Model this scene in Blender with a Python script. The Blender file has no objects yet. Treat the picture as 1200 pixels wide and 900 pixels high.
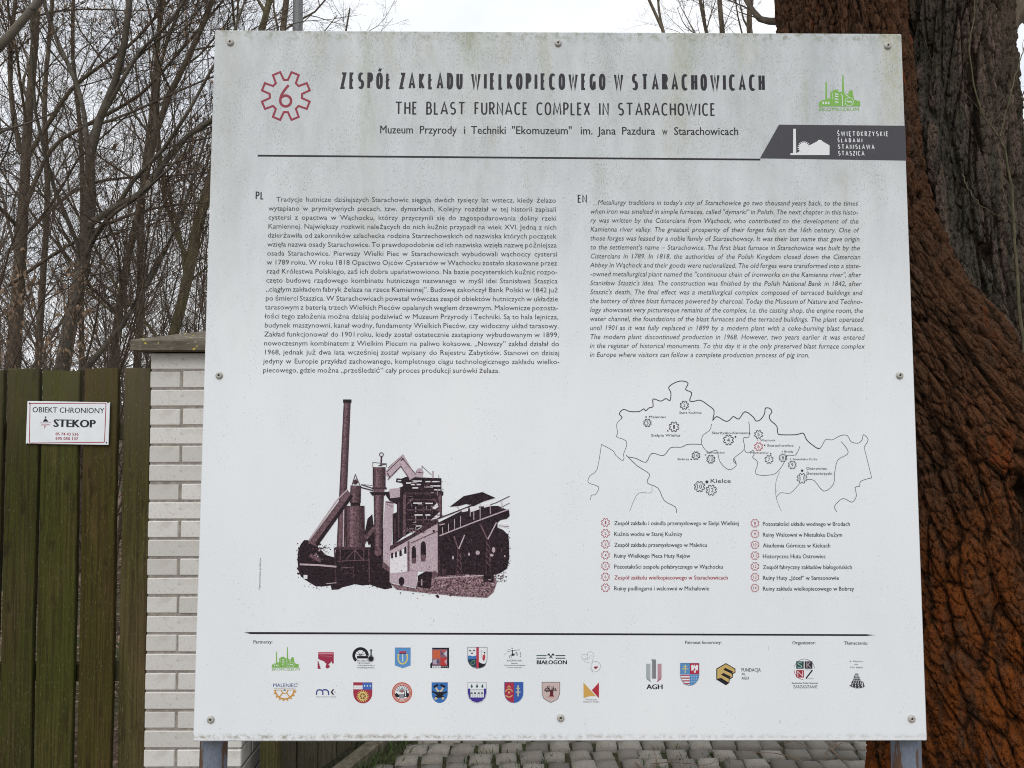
import bpy, math, random
import numpy as np
from mathutils import Vector, Matrix
from mathutils.geometry import tessellate_polygon

random.seed(5)
rng = np.random.default_rng(11)
S = bpy.context.scene
COL = S.collection
PI = math.pi

# ------------------------------------------------------------------ camera
F_PX, PITCH, EYE = 900.0, math.atan(.0384), 1.6       # focal length in 1200-wide pixels, upward tilt, eye height
cam_d = bpy.data.cameras.new('camera')
cam_d.lens = 36 * F_PX / 1200; cam_d.sensor_width = 36; cam_d.clip_start = .05; cam_d.clip_end = 500
cam = bpy.data.objects.new('camera', cam_d); COL.objects.link(cam)
cam.location = (0, 0, EYE); cam.rotation_euler = (PI / 2 + PITCH, 0, 0)
S.camera = cam

# ------------------------------------------------------------------ world, sun, exposure
SUN_EL, SUN_AZ = math.radians(48), math.radians(200)  # behind the camera, a little to the left
w = bpy.data.worlds.new('World'); S.world = w; w.use_nodes = True
nt = w.node_tree; nt.nodes.clear()
out = nt.nodes.new('ShaderNodeOutputWorld'); bg = nt.nodes.new('ShaderNodeBackground')
sky = nt.nodes.new('ShaderNodeTexSky'); sky.sky_type = 'NISHITA'; sky.sun_disc = False
sky.sun_elevation = SUN_EL; sky.sun_rotation = SUN_AZ
tc = nt.nodes.new('ShaderNodeTexCoord'); mp = nt.nodes.new('ShaderNodeMapping'); mp.inputs['Scale'].default_value = (1, 1, 2.2)
cl = nt.nodes.new('ShaderNodeTexNoise'); cl.inputs['Scale'].default_value = 2.2; cl.inputs['Detail'].default_value = 5
cr = nt.nodes.new('ShaderNodeValToRGB')
cr.color_ramp.elements[0].position = .34; cr.color_ramp.elements[0].color = (8.0, 8.4, 9.0, 1)
cr.color_ramp.elements[1].position = .62; cr.color_ramp.elements[1].color = (10.9, 11.0, 11.1, 1)
mx = nt.nodes.new('ShaderNodeMix'); mx.data_type = 'RGBA'; mx.inputs['Factor'].default_value = .93
nt.links.new(tc.outputs['Generated'], mp.inputs['Vector']); nt.links.new(mp.outputs[0], cl.inputs['Vector'])
nt.links.new(cl.outputs['Fac'], cr.inputs[0])
nt.links.new(sky.outputs[0], mx.inputs[6]); nt.links.new(cr.outputs[0], mx.inputs[7])
nt.links.new(mx.outputs[2], bg.inputs[0]); bg.inputs[1].default_value = .112
nt.links.new(bg.outputs[0], out.inputs[0])
sun_d = bpy.data.lights.new('sun', 'SUN'); sun_d.energy = 1.7; sun_d.angle = math.radians(40); sun_d.color = (1, .98, .95)
sun = bpy.data.objects.new('sun', sun_d); COL.objects.link(sun)
sun.rotation_euler = (PI / 2 - SUN_EL, 0, math.radians(-12)); sun.location = (0, -5, 12)
S.view_settings.view_transform = 'Standard'; S.view_settings.look = 'None'
S.cycles.filter_width = 1.05; S.cycles.denoising_prefilter = 'NONE'   # keeps the small print sharp
S.view_settings.exposure = 0; S.view_settings.gamma = 1; S.view_settings.use_curve_mapping = False

# ------------------------------------------------------------------ helpers
def ray(u, v):
    a, b = (u - 600) / F_PX, (450 - v) / F_PX
    return np.array([a, math.cos(PITCH) - math.sin(PITCH) * b, math.sin(PITCH) + math.cos(PITCH) * b])
def at(u, v, Y):                                       # the point of the place seen at a photo pixel, Y metres ahead
    d = ray(u, v); k = Y / d[1]
    return Vector((d[0] * k, Y, EYE + d[2] * k))
def tag(o, label=None, cat=None, group=None, kind=None):
    if label: o['label'] = label
    if cat: o['category'] = cat
    if group: o['group'] = group
    if kind: o['kind'] = kind
    return o
def empty(name, loc=(0, 0, 0), rot=(0, 0, 0), parent=None):
    o = bpy.data.objects.new(name, None); COL.objects.link(o); o.location = loc; o.rotation_euler = rot
    o.empty_display_size = .1
    if parent: o.parent = parent
    return o
def link(name, me, mats, parent=None, smooth=False, loc=None, rot=None):
    for m in (mats if isinstance(mats, (list, tuple)) else [mats]):
        me.materials.append(m)
    if smooth: me.polygons.foreach_set('use_smooth', [True] * len(me.polygons))
    o = bpy.data.objects.new(name, me); COL.objects.link(o)
    if parent: o.parent = parent
    if loc is not None: o.location = loc
    if rot is not None: o.rotation_euler = rot
    return o
def copy_of(o, parent=None):
    c = o.copy(); COL.objects.link(c); c.parent = parent; return c
def np_mesh(name, V, Fq):                              # V (n,3), Fq (m,k) index array
    me = bpy.data.meshes.new(name); n, k = Fq.shape
    me.vertices.add(len(V)); me.vertices.foreach_set('co', np.asarray(V, np.float32).ravel())
    me.loops.add(n * k); me.loops.foreach_set('vertex_index', Fq.astype(np.int32).ravel())
    me.polygons.add(n); me.polygons.foreach_set('loop_start', np.arange(n, dtype=np.int32) * k)
    me.update(calc_edges=True); return me
class MB:                                              # bmesh-free box / prism collector
    def __init__(s): s.v = []; s.f = []
    def add(s, vs, fs):
        b = len(s.v); s.v += [tuple(p) for p in vs]; s.f += [tuple(i + b for i in f) for f in fs]
    def bevel_box(s, x0, x1, y0, y1, z0, z1, b=.003):
        vs = []; 
        for (x, sx) in ((x0, 1), (x1, -1)):
            for (y, sy) in ((y0, 1), (y1, -1)):
                for (z, sz) in ((z0, 1), (z1, -1)):
                    vs += [(x, y + sy * b, z + sz * b), (x + sx * b, y, z + sz * b), (x + sx * b, y + sy * b, z)]
        I = lambda i, j, k, a: ((i * 2 + j) * 2 + k) * 3 + a
        fs = []
        for i in (0, 1): fs.append([I(i, 0, 0, 0), I(i, 1, 0, 0), I(i, 1, 1, 0), I(i, 0, 1, 0)][::(1 if i else -1)])
        for j in (0, 1): fs.append([I(0, j, 0, 1), I(1, j, 0, 1), I(1, j, 1, 1), I(0, j, 1, 1)][::(-1 if j else 1)])
        for k in (0, 1): fs.append([I(0, 0, k, 2), I(1, 0, k, 2), I(1, 1, k, 2), I(0, 1, k, 2)][::(1 if k else -1)])
        for j in (0, 1):
            for k in (0, 1): fs.append([I(0, j, k, 1), I(1, j, k, 1), I(1, j, k, 2), I(0, j, k, 2)])
        for i in (0, 1):
            for k in (0, 1): fs.append([I(i, 0, k, 0), I(i, 1, k, 0), I(i, 1, k, 2), I(i, 0, k, 2)])
        for i in (0, 1):
            for j in (0, 1): fs.append([I(i, j, 0, 0), I(i, j, 1, 0), I(i, j, 1, 1), I(i, j, 0, 1)])
        for i in (0, 1):
            for j in (0, 1):
                for k in (0, 1): fs.append([I(i, j, k, 0), I(i, j, k, 1), I(i, j, k, 2)])
        s.add(vs, fs); return s
    def mesh(s, name, fix=True):
        me = bpy.data.meshes.new(name); me.from_pydata(s.v, [], s.f); me.update()
        if fix:
            import bmesh
            bm = bmesh.new(); bm.from_mesh(me); bmesh.ops.recalc_face_normals(bm, faces=bm.faces); bm.to_mesh(me); bm.free()
        return me

# numpy value noise, range 0..1
def _h(i, j, k, s):
    n = (i * 374761393 + j * 668265263 + k * 1274126177 + s * 974634777) & 0xffffffff
    n = ((n ^ (n >> 13)) * 1274126177) & 0xffffffff
    return ((n ^ (n >> 16)) & 0xffff) / 65535.0
def vnoise(P, s=0):
    i = np.floor(P).astype(np.int64); f = P - i; f = f * f * (3 - 2 * f); r = 0
    for a in (0, 1):
        for b in (0, 1):
            for c in (0, 1):
                wgt = (f[..., 0] if a else 1 - f[..., 0]) * (f[..., 1] if b else 1 - f[..., 1]) * (f[..., 2] if c else 1 - f[..., 2])
                r = r + wgt * _h(i[..., 0] + a, i[..., 1] + b, i[..., 2] + c, s)
    return r

def cells(P, s=0):
    """distance to the nearest edge between cells, and a random value per cell"""
    i0 = np.floor(P).astype(np.int64); d1 = np.full(P.shape[:-1], 9.); d2 = d1.copy(); c_ = np.zeros(P.shape[:-1])
    for a in (-1, 0, 1):
        for b in (-1, 0, 1):
            for c in (-1, 0, 1):
                i, j, k = i0[..., 0] + a, i0[..., 1] + b, i0[..., 2] + c; h0 = _h(i, j, k, s)
                d = (i + h0 - P[..., 0]) ** 2 + (j + _h(i, j, k, s + 51) - P[..., 1]) ** 2 + (k + _h(i, j, k, s + 77) - P[..., 2]) ** 2
                n_ = d < d1; d2 = np.where(n_, d1, np.minimum(d2, d)); c_ = np.where(n_, (h0 * 7.13) % 1, c_); d1 = np.where(n_, d, d1)
    return np.sqrt(d2) - np.sqrt(d1), c_

# ------------------------------------------------------------------ materials
class NT:
    def __init__(s, name, rough=.8, spec=.3):
        s.m = bpy.data.materials.new(name); s.m.use_nodes = True; s.t = s.m.node_tree
        s.b = s.t.nodes['Principled BSDF']; s.b.inputs['Roughness'].default_value = rough
        s.b.inputs['Specular IOR Level'].default_value = spec
        s.tc = s.t.nodes.new('ShaderNodeTexCoord')
    def n(s, ty, **k):
        q = s.t.nodes.new(ty)
        for a, b in k.items(): setattr(q, a, b)
        return q
    def put(s, sock, v):
        if hasattr(v, 'node'): s.t.links.new(v, sock)
        elif v is not None: sock.default_value = v
    def coord(s, scale=(1, 1, 1), kind='Object', loc=(0, 0, 0)):
        q = s.n('ShaderNodeMapping'); q.inputs['Scale'].default_value = scale; q.inputs['Location'].default_value = loc
        s.t.links.new(s.tc.outputs[kind], q.inputs[0]); return q.outputs[0]
    def noise(s, vec, scale=1, detail=4, rough=.55, dist=0):
        q = s.n('ShaderNodeTexNoise'); s.put(q.inputs['Vector'], vec); q.inputs['Scale'].default_value = scale
        q.inputs['Detail'].default_value = detail; q.inputs['Roughness'].default_value = rough
        q.inputs['Distortion'].default_value = dist; return q.outputs['Fac']
    def math(s, op, a, b=None, c=None, clamp=False):
        q = s.n('ShaderNodeMath', operation=op, use_clamp=clamp); s.put(q.inputs[0], a); s.put(q.inputs[1], b); s.put(q.inputs[2], c); return q.outputs[0]
    def ramp(s, v, a, b, lo=0., hi=1., smooth=True):
        q = s.n('ShaderNodeMapRange'); q.interpolation_type = 'SMOOTHSTEP' if smooth else 'LINEAR'
        s.put(q.inputs[0], v); q.inputs[1].default_value = a; q.inputs[2].default_value = b
        q.inputs[3].default_value = lo; q.inputs[4].default_value = hi; return q.outputs[0]
    def mix(s, f, a, b, mode='MIX'):
        q = s.n('ShaderNodeMix', data_type='RGBA', blend_type=mode); s.put(q.inputs[0], f)
        s.put(q.inputs[6], (*a, 1) if isinstance(a, tuple) else a); s.put(q.inputs[7], (*b, 1) if isinstance(b, tuple) else b)
        return q.outputs[2]
    def xyz(s, v):
        q = s.n('ShaderNodeSeparateXYZ'); s.put(q.inputs[0], v); return q.outputs
    def bump(s, h, strength=.3, dist=.01):
        q = s.n('ShaderNodeBump'); s.put(q.inputs['Height'], h); q.inputs['Strength'].default_value = strength
        q.inputs['Distance'].default_value = dist; s.t.links.new(q.outputs[0], s.b.inputs['Normal'])
    def rand(s): return s.n('ShaderNodeObjectInfo').outputs['Random']
    def col(s, c): s.put(s.b.inputs['Base Color'], (*c, 1) if isinstance(c, tuple) else c); return s.m

_flat = {}
def flat(c, rough=.45, name='printed_ink'):
    k = (c, rough)
    if k not in _flat:
        m = NT(name, rough, .22); n = m.noise(m.coord((180, 180, 60)), 1, 3)
        f = m.ramp(n, .60, .74, 0, .22)
        _flat[k] = m.col(m.mix(f, c, tuple(min(1, x * .6 + .14) for x in c)))
    return _flat[k]

ZC = 1.69                                              # board centre above its root, measured along the board
def panel_material():
    m = NT('weathered_white_sheet', .42, .4)
    P = m.coord(); o = m.xyz(P); x, z = o[0], o[2]
    top = m.ramp(z, ZC - .15, ZC + .66)
    big = m.noise(m.coord((3.2, 3.2, 1.3)), 1, 5, .6)
    col = m.mix(m.ramp(big, .3, .7), (.70, .732, .76), (.74, .764, .785))
    # grey film of dirt, thickest along the top and in rain streaks
    st = m.noise(m.coord((15, 15, 5)), 1, 7, .7)
    film = m.math('MULTIPLY', top, m.ramp(st, .25, .75, .46, .86))
    col = m.mix(film, col, (.335, .36, .365))
    # algae stains: broad greenish patches
    al = m.noise(m.coord((9, 9, 3)), 1, 6, .7)
    af = m.math('MULTIPLY', m.ramp(al, .50, .72), m.math('ADD', m.math('MULTIPLY', top, .55), .03))
    col = m.mix(af, col, (.33, .34, .23))
    def streak(xc, wd, za, zb, amt, c=(.25, .27, .14)):
        nonlocal col
        d = m.math('ABSOLUTE', m.math('SUBTRACT', m.math('ADD', x, m.math('MULTIPLY', m.math('SUBTRACT', al, .5), .05)), xc))
        f = m.math('MULTIPLY', m.ramp(d, 0, wd, 1, 0), m.ramp(z, za, zb, 0, 1))
        f = m.math('MULTIPLY', f, m.math('MULTIPLY', m.ramp(m.noise(m.coord((120, 120, 45)), 1, 4, .7), .35, .65, .35, 1), amt), clamp=True)
        col = m.mix(f, col, c)
    streak(-.187, .06, ZC + .52, ZC + .76, .45); streak(-.20, .03, ZC + .66, ZC + .76, .8, (.20, .22, .10))
    streak(.725, .045, ZC + .38, ZC + .72, .8, (.36, .36, .22)); streak(.27, .05, ZC + .45, ZC + .75, .5)
    streak(-.42, .03, ZC + .38, ZC + .6, .4); streak(-.72, .05, ZC - .1, ZC + .8, .45, (.38, .39, .33))
    streak(-.03, .03, ZC + .45, ZC + .75, .4)
    te = m.math('MULTIPLY', m.ramp(z, ZC + .715, ZC + .748), m.ramp(m.noise(m.coord((60, 60, 60)), 1, 6, .75), .46, .62, 0, .75)); col = m.mix(te, col, (.20, .21, .13))
    # dark specks, drawn out downwards, denser higher up
    sp = m.noise(m.coord((430, 430, 190)), 1, 2, .5)
    dens = m.ramp(m.noise(m.coord((16, 16, 6)), 1, 4, .65), .38, .68)
    lim = m.math('SUBTRACT', .720, m.math('ADD', m.math('MULTIPLY', top, .095), m.math('MULTIPLY', dens, .10)))
    sf = m.math('MULTIPLY', m.math('SUBTRACT', sp, lim), 22, clamp=True)
    col = m.mix(m.math('MULTIPLY', sf, .38), col, (.14, .145, .12))
    sp2 = m.noise(m.coord((90, 90, 26)), 1, 2, .5)
    col = m.mix(m.math('MULTIPLY', m.math('SUBTRACT', sp2, .74), 9, clamp=True), col, (.22, .23, .2))
    # fine paper grain
    g = m.noise(m.coord((420, 420, 420)), 1, 2, .6)
    col = m.mix(m.ramp(g, .35, .65, .0, .10), col, (.42, .45, .48))
    # dirt caught on the bottom lip
    e = m.math('MULTIPLY', m.ramp(z, ZC - .745, ZC - .732, 1, 0), m.ramp(m.noise(m.coord((70, 70, 90)), 1, 6, .75), .42, .62))
    e = m.math('MULTIPLY', e, m.ramp(z, ZC - .7475, ZC - .741, .25, 1))
    col = m.mix(m.math('MULTIPLY', e, m.ramp(x, -.6, .6, .95, .35)), col, (.20, .17, .10))
    m.col(col)
    m.bump(m.noise(m.coord((300, 300, 200)), 1, 3), .12, .002)
    return m.m
def metal(name, c, rust=.0, rough=.5):
    m = NT(name, rough, .5)
    a = m.noise(m.coord((60, 60, 9)), 1, 6, .7); b = m.noise(m.coord((200, 200, 120)), 1, 3)
    col = m.mix(m.ramp(b, .3, .7), c, tuple(x * .8 for x in c))
    if rust: col = m.mix(m.ramp(a, .66 - rust, .74 - rust), col, (.10, .055, .035))
    m.col(col); m.bump(a, .25, .003); return m.m
def brick_material():
    m = NT('white_silicate_brick', .8, .25); r = m.rand()
    n = m.noise(m.coord((14, 14, 22)), 1, 5, .6); f = m.noise(m.coord((160, 160, 160)), 1, 4)
    col = m.mix(r, (.51, .495, .465), (.635, .62, .59))
    col = m.mix(m.ramp(n, .50, .70, 0, .6), col, (.46, .43, .395))
    col = m.mix(m.ramp(f, .54, .70, 0, .4), col, (.33, .31, .28)); pt = m.noise(m.coord((55, 55, 55)), 1, 3, .6); col = m.mix(m.ramp(pt, .66, .72, 0, .55), col, (.27, .25, .22))
    m.col(col); m.bump(f, .25, .002); return m.m
def plain(name, a, b, scale=(20, 20, 20), rough=.9, bs=.4, bd=.01, detail=6):
    m = NT(name, rough, .2); n = m.noise(m.coord(scale), 1, detail, .62)
    m.col(m.mix(m.ramp(n, .3, .7), a, b)); m.bump(n, bs, bd); return m.m
def cap_material():
    m = NT('lichened_concrete', .9, .2); n = m.noise(m.coord((9, 9, 30)), 1, 6, .65); l = m.noise(m.coord((38, 38, 38)), 1, 2, .5)
    col = m.mix(m.ramp(n, .3, .7), (.075, .062, .045), (.16, .14, .11))
    col = m.mix(m.ramp(l, .66, .70), col, (.42, .33, .06))
    l2 = m.noise(m.coord((60, 60, 60)), 1, 3, .5); col = m.mix(m.ramp(l2, .62, .7, 0, .6), col, (.32, .31, .27))
    m.col(col); m.bump(n, .6, .01); return m.m
def wood_material(name, greens, browns):
    m = NT(name, .9, .08); r = m.rand()
    q = m.n('ShaderNodeCombineXYZ'); s7 = m.math('MULTIPLY', r, 37.); m.put(q.inputs[0], s7); m.put(q.inputs[2], s7)
    def vec(sc):
        a = m.n('ShaderNodeVectorMath', operation='ADD'); m.put(a.inputs[0], m.coord(sc)); m.put(a.inputs[1], q.outputs[0]); return a.outputs[0]
    gr = m.noise(vec((95, 95, 2.6)), 1, 6, .7, .6); big = m.noise(vec((9, 9, 1.6)), 1, 5, .6); fine = m.noise(vec((260, 260, 60)), 1, 3)
    o = m.xyz(m.coord())
    col = m.mix(m.ramp(big, .32, .55), browns, greens)
    col = m.mix(m.math('MULTIPLY', r, .55), col, m.mix(m.ramp(big, .4, .6), greens, tuple(x * .6 for x in browns)))
    col = m.mix(m.ramp(gr, .40, .62, 0, .75), col, tuple(x * .35 for x in browns))
    col = m.mix(m.ramp(fine, .58, .72, 0, .5), col, (.19, .18, .13))
    k = m.noise(vec((22, 22, 7)), 1, 3); col = m.mix(m.ramp(k, .58, .72, 0, .75), col, (.03, .024, .015))
    wt = m.ramp(o[2], 1.25, 1.9, 0, .6); col = m.mix(m.math('MULTIPLY', wt, m.ramp(gr, .3, .6, .25, 1)), col, (.125, .115, .085))
    oc = m.n('ShaderNodeObjectInfo').outputs['Color']; col = m.mix(1.0, col, oc, 'MULTIPLY')
    m.col(col); m.bump(gr, .7, .006); return m.m
def bark_twig(name, a, b, scale=(40, 40, 8)):
    m = NT(name, .9, .15); n = m.noise(m.coord(scale), 1, 4, .65); m.col(m.mix(m.ramp(n, .3, .7), a, b)); m.bump(n, .5, .01); return m.m
def birch_material():
    m = NT('pale_bark', .85, .2); n = m.noise(m.coord((9, 9, 26)), 1, 6, .7); g = m.noise(m.coord((4, 4, 1.5)), 1, 5, .6)
    col = m.mix(m.ramp(g, .35, .68), (.135, .12, .095), (.065, .056, .04)); col = m.mix(m.ramp(n, .52, .66), col, (.05, .042, .035))
    m.col(col); m.bump(n, .6, .01); return m.m
def big_bark(name, dark):
    m = NT(name, .9, .07)
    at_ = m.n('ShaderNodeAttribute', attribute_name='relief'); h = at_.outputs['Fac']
    big = m.noise(m.coord((3.2, 3.2, 1.5)), 1, 5, .6, .4); mid = m.noise(m.coord((22, 22, 6)), 1, 6, .68, .5)
    fine = m.noise(m.coord((130, 130, 60)), 1, 6, .75); vfine = m.noise(m.coord((420, 420, 300)), 1, 3)
    if dark:
        col = m.mix(m.ramp(big, .35, .65), (.108, .100, .078), (.15, .11, .082))
        col = m.mix(m.ramp(m.noise(m.coord((16, 16, 1.5)), 1, 4, .6, .3), .50, .62, 0, .8), col, (.25, .18, .145)); col = m.mix(m.ramp(m.noise(m.coord((10, 10, 3), loc=(5, 5, 1)), 1, 5, .65), .52, .66, 0, .6), col, (.038, .042, .026))
        fleck = (.22, .21, .17)
    else:
        z = m.xyz(m.coord())[2]
        low = m.ramp(m.math('ADD', z, m.math('MULTIPLY', big, 1.3)), 1.2, 2.5, 1, .15)
        rust = m.math('MULTIPLY', m.ramp(mid, .28, .58), low)
        col = m.mix(rust, (.115, .066, .040), (.29, .080, .014))
        col = m.mix(m.math('MULTIPLY', m.ramp(big, .56, .68), .65), col, (.085, .062, .045))
        red = m.math('MULTIPLY', m.ramp(m.noise(m.coord((14, 14, 2.2), loc=(3, 1, 7)), 1, 4, .6), .60, .70), .7)
        col = m.mix(red, col, (.26, .055, .010)); fleck = (.20, .14, .10)
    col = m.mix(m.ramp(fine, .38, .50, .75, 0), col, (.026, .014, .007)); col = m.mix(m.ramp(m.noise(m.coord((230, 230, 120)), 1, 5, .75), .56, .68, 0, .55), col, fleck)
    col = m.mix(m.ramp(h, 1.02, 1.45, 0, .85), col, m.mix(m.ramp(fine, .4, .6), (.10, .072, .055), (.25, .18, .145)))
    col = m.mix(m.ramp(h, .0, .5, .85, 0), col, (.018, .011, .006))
    col = m.mix(m.math('MULTIPLY', m.ramp(vfine, .66, .74), m.ramp(fine, .5, .65, .1, .9)), col, (.36, .32, .27))
    m.col(col); hh = m.math('ADD', m.math('MULTIPLY', mid, .5), fine); m.bump(m.math('ADD', hh, m.math('MULTIPLY', vfine, .3)), 1.0, .026); return m.m
def sett_material():
    m = NT('granite_sett', .75, .3); r = m.rand(); f = m.noise(m.coord((130, 130, 130)), 1, 4, .7); g = m.noise(m.coord((16, 16, 16), 'Generated'), .25, 4)
    col = m.mix(r, (.125, .115, .096), (.29, .268, .232)); col = m.mix(m.ramp(f, .4, .66, 0, .5), col, (.10, .092, .085))
    w2 = m.noise(m.coord((7, 7, 7)), 1, 4); col = m.mix(m.ramp(w2, .55, .75, 0, .5), col, (.17, .13, .09))
    m.col(col); m.bump(f, .5, .004); return m.m
def ground_material():
    m = NT('leaf_litter_and_grass', .95, .1); a = m.noise(m.coord((.5, .5, .5)), 1, 5); b = m.noise(m.coord((34, 34, 34)), 1, 5, .7)
    col = m.mix(m.ramp(b, .35, .65), (.10, .07, .05), (.27, .20, .15)); col = m.mix(m.ramp(a, .48, .62, 0, .75), col, (.05, .07, .025))
    m.col(col); m.bump(b, .9, .03); return m.m

M = dict(panel=panel_material(), edge=metal('panel_edge_metal', (.62, .64, .64)), screw=metal('screw_steel', (.42, .40, .37), .06, .3),
         rubber=flat((.02, .02, .02)), post=metal('painted_blue_grey_steel', (.155, .185, .235), .17), pole=metal('grey_pole_steel', (.16, .17, .175)),
         brick=brick_material(), mortar=plain('grey_mortar', (.20, .18, .155), (.33, .30, .265), (60, 60, 60)),
         cap=cap_material(), plank=wood_material('mossy_plank_wood', (.060, .066, .019), (.098, .075, .038)),
         rail=wood_material('rail_wood', (.05, .05, .025), (.07, .052, .03)),
         plank2=wood_material('grey_plank_wood', (.075, .072, .045), (.13, .105, .075)),
         kerb=plain('old_kerb_concrete', (.085, .075, .05), (.17, .15, .11), (22, 22, 22)),
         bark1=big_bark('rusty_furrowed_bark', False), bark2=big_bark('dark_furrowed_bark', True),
         twig=bark_twig('brown_twig_bark', (.065, .049, .036), (.12, .092, .07)), limb=bark_twig('grey_brown_bark', (.07, .056, .041), (.145, .118, .088)),
         olive=bark_twig('olive_bark', (.10, .088, .045), (.17, .15, .09), (20, 20, 5)), birch=birch_material(),
         far=bark_twig('far_twig_painted_haze', (.115, .095, .08), (.18, .155, .135)),  # paler than the near twigs: distance haze put into the bark colour
         vine=bark_twig('green_vine_bark', (.05, .052, .026), (.12, .10, .065), (60, 60, 20)),
         leaf=plain('dry_leaf', (.13, .082, .052), (.27, .19, .13), (15, 15, 15)), litter=plain('fallen_leaf', (.16, .10, .07), (.44, .32, .25), (25, 25, 25)),
         weed=plain('weed_green', (.035, .065, .018), (.075, .11, .035), (30, 30, 30)), moss=plain('joint_soil', (.03, .024, .016), (.06, .065, .03), (28, 28, 28)),
         sett=sett_material(), ground=ground_material(), plate=plain('enamel_plate', (.70, .73, .76), (.76, .79, .82), (15, 15, 15), .3, .02))

# ------------------------------------------------------------------ ground
gx = np.concatenate([-np.geomspace(150, 8, 22), np.linspace(-7.5, 7.5, 60), np.geomspace(8, 150, 22)])
gy = np.concatenate([-np.geomspace(60, 3, 14), np.linspace(-2.5, 14, 66), np.geomspace(15, 260, 26)])
X, Yg = np.meshgrid(gx, gy); Pn = np.stack([X * .6, Yg * .6, X * 0], -1)
Zg = (vnoise(Pn, 3) - .5) * .12 + (vnoise(Pn * .15, 4) - .5) * .8 * np.clip((np.hypot(X, Yg) - 10) / 20, 0, 1)
yard = np.clip((np.maximum(np.abs(X - 1.4) - 3.2, np.abs(Yg - 4) - 5.2)) / 1.5, 0, 1)
Zg = Zg * yard - .035
n1, n2 = X.shape; idx = np.arange(n1 * n2).reshape(n1, n2)
Q = np.stack([idx[:-1, :-1], idx[:-1, 1:], idx[1:, 1:], idx[1:, :-1]], -1).reshape(-1, 4)
g = link('ground', np_mesh('ground', np.stack([X, Yg, Zg], -1).reshape(-1, 3), Q), M['ground'], smooth=True); tag(g, kind='structure')

# ------------------------------------------------------------------ cobbled yard
KD = Vector((.35, .937, 0)).normalized(); K0 = Vector((-.985, 3.12, 0)); KN = Vector((KD.y, -KD.x, 0))   # line of the fence beyond the pillar
bed = MB(); bp = [(-1.35, 1.6), (3.9, 1.6), (3.9, 8.6), (-1.35, 8.6)]
bed.add([(x, y, -.030) for x, y in bp] + [(x, y, -.2) for x, y in bp], [(0, 1, 2, 3), (4, 7, 6, 5), (0, 4, 5, 1), (1, 5, 6, 2), (2, 6, 7, 3), (3, 7, 4, 0)])
pave = link('cobbled_pavement', bed.mesh('pavement_bed'), M['moss']); tag(pave, kind='structure')
def sett_arrays(sx, sy, r):                            # a worn block: 4x4 top grid, slumped edges
    t = np.linspace(-1, 1, 4); V = []
    for j in t:
        for i in t:
            c = max(abs(i), abs(j)); e = (abs(i) > .9) + (abs(j) > .9)
            V.append((i * sx * (.93 if e == 2 else 1) + r.uniform(-.002, .002), j * sy * (.93 if e == 2 else 1) + r.uniform(-.002, .002),
                      (-.014 if e == 2 else -.009 if e else .0) + r.uniform(-.002, .002)))
    ring = [0, 1, 2, 3, 7, 11, 15, 14, 13, 12, 8, 4]
    for q in ring: V.append((V[q][0] * 1.04, V[q][1] * 1.04, -.07))
    Fs = [(b * 4 + a, b * 4 + a + 1, b * 4 + a + 5, b * 4 + a + 4) for b in range(3) for a in range(3)]
    Fs += [(ring[q], 16 + q, 16 + (q + 1) % 12, ring[(q + 1) % 12]) for q in range(12)]
    return np.array(V), np.array(Fs)
rs = np.random.default_rng(3); variants = []
for k in range(10):
    V, Fq = sett_arrays(rs.uniform(.040, .056), rs.uniform(.038, .049), rs); me = np_mesh('sett', V, Fq)
    me.polygons.foreach_set('use_smooth', [True] * len(me.polygons)); me.materials.append(M['sett']); variants.append((me, V, Fq))
VV, FF, nb, near = [], [], 0, []
for row in range(64):
    y = 1.75 + row * .107; off = rs.uniform(-.04, .04) + (row % 2) * .045
    for c in range(45):
        x = -1.2 + c * .115 + off + rs.uniform(-.009, .009)
        kx = K0.x + (y - K0.y) * KD.x / KD.y + .12
        if x < kx + .06: continue
        p = (x, y + .03 * math.sin(x * 1.7) + rs.uniform(-.007, .007), rs.uniform(-.006, .004)); a = rs.uniform(-.12, .12)
        vi = rs.integers(10); V, Fq = variants[vi][1:]
        inview = 3.30 < y < 4.6 and -.9 < x < 2.2
        if inview and len(near) < 296: near.append((vi, p, a))
        else:
            ca, sa = math.cos(a), math.sin(a)
            VV.append(np.stack([V[:, 0] * ca - V[:, 1] * sa + p[0], V[:, 0] * sa + V[:, 1] * ca + p[1], V[:, 2] + p[2]], 1)); FF.append(Fq + nb); nb += len(V)
for vi, p, a in near:
    o = bpy.data.objects.new('sett', variants[vi][0]); COL.objects.link(o); o.parent = pave; o.location = p; o.rotation_euler = (rs.uniform(-.03, .03), rs.uniform(-.03, .03), a)
o = link('outer_setts', np_mesh('outer_setts', np.concatenate(VV), np.concatenate(FF)), M['sett'], pave, True); tag(o, kind='stuff')

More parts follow.
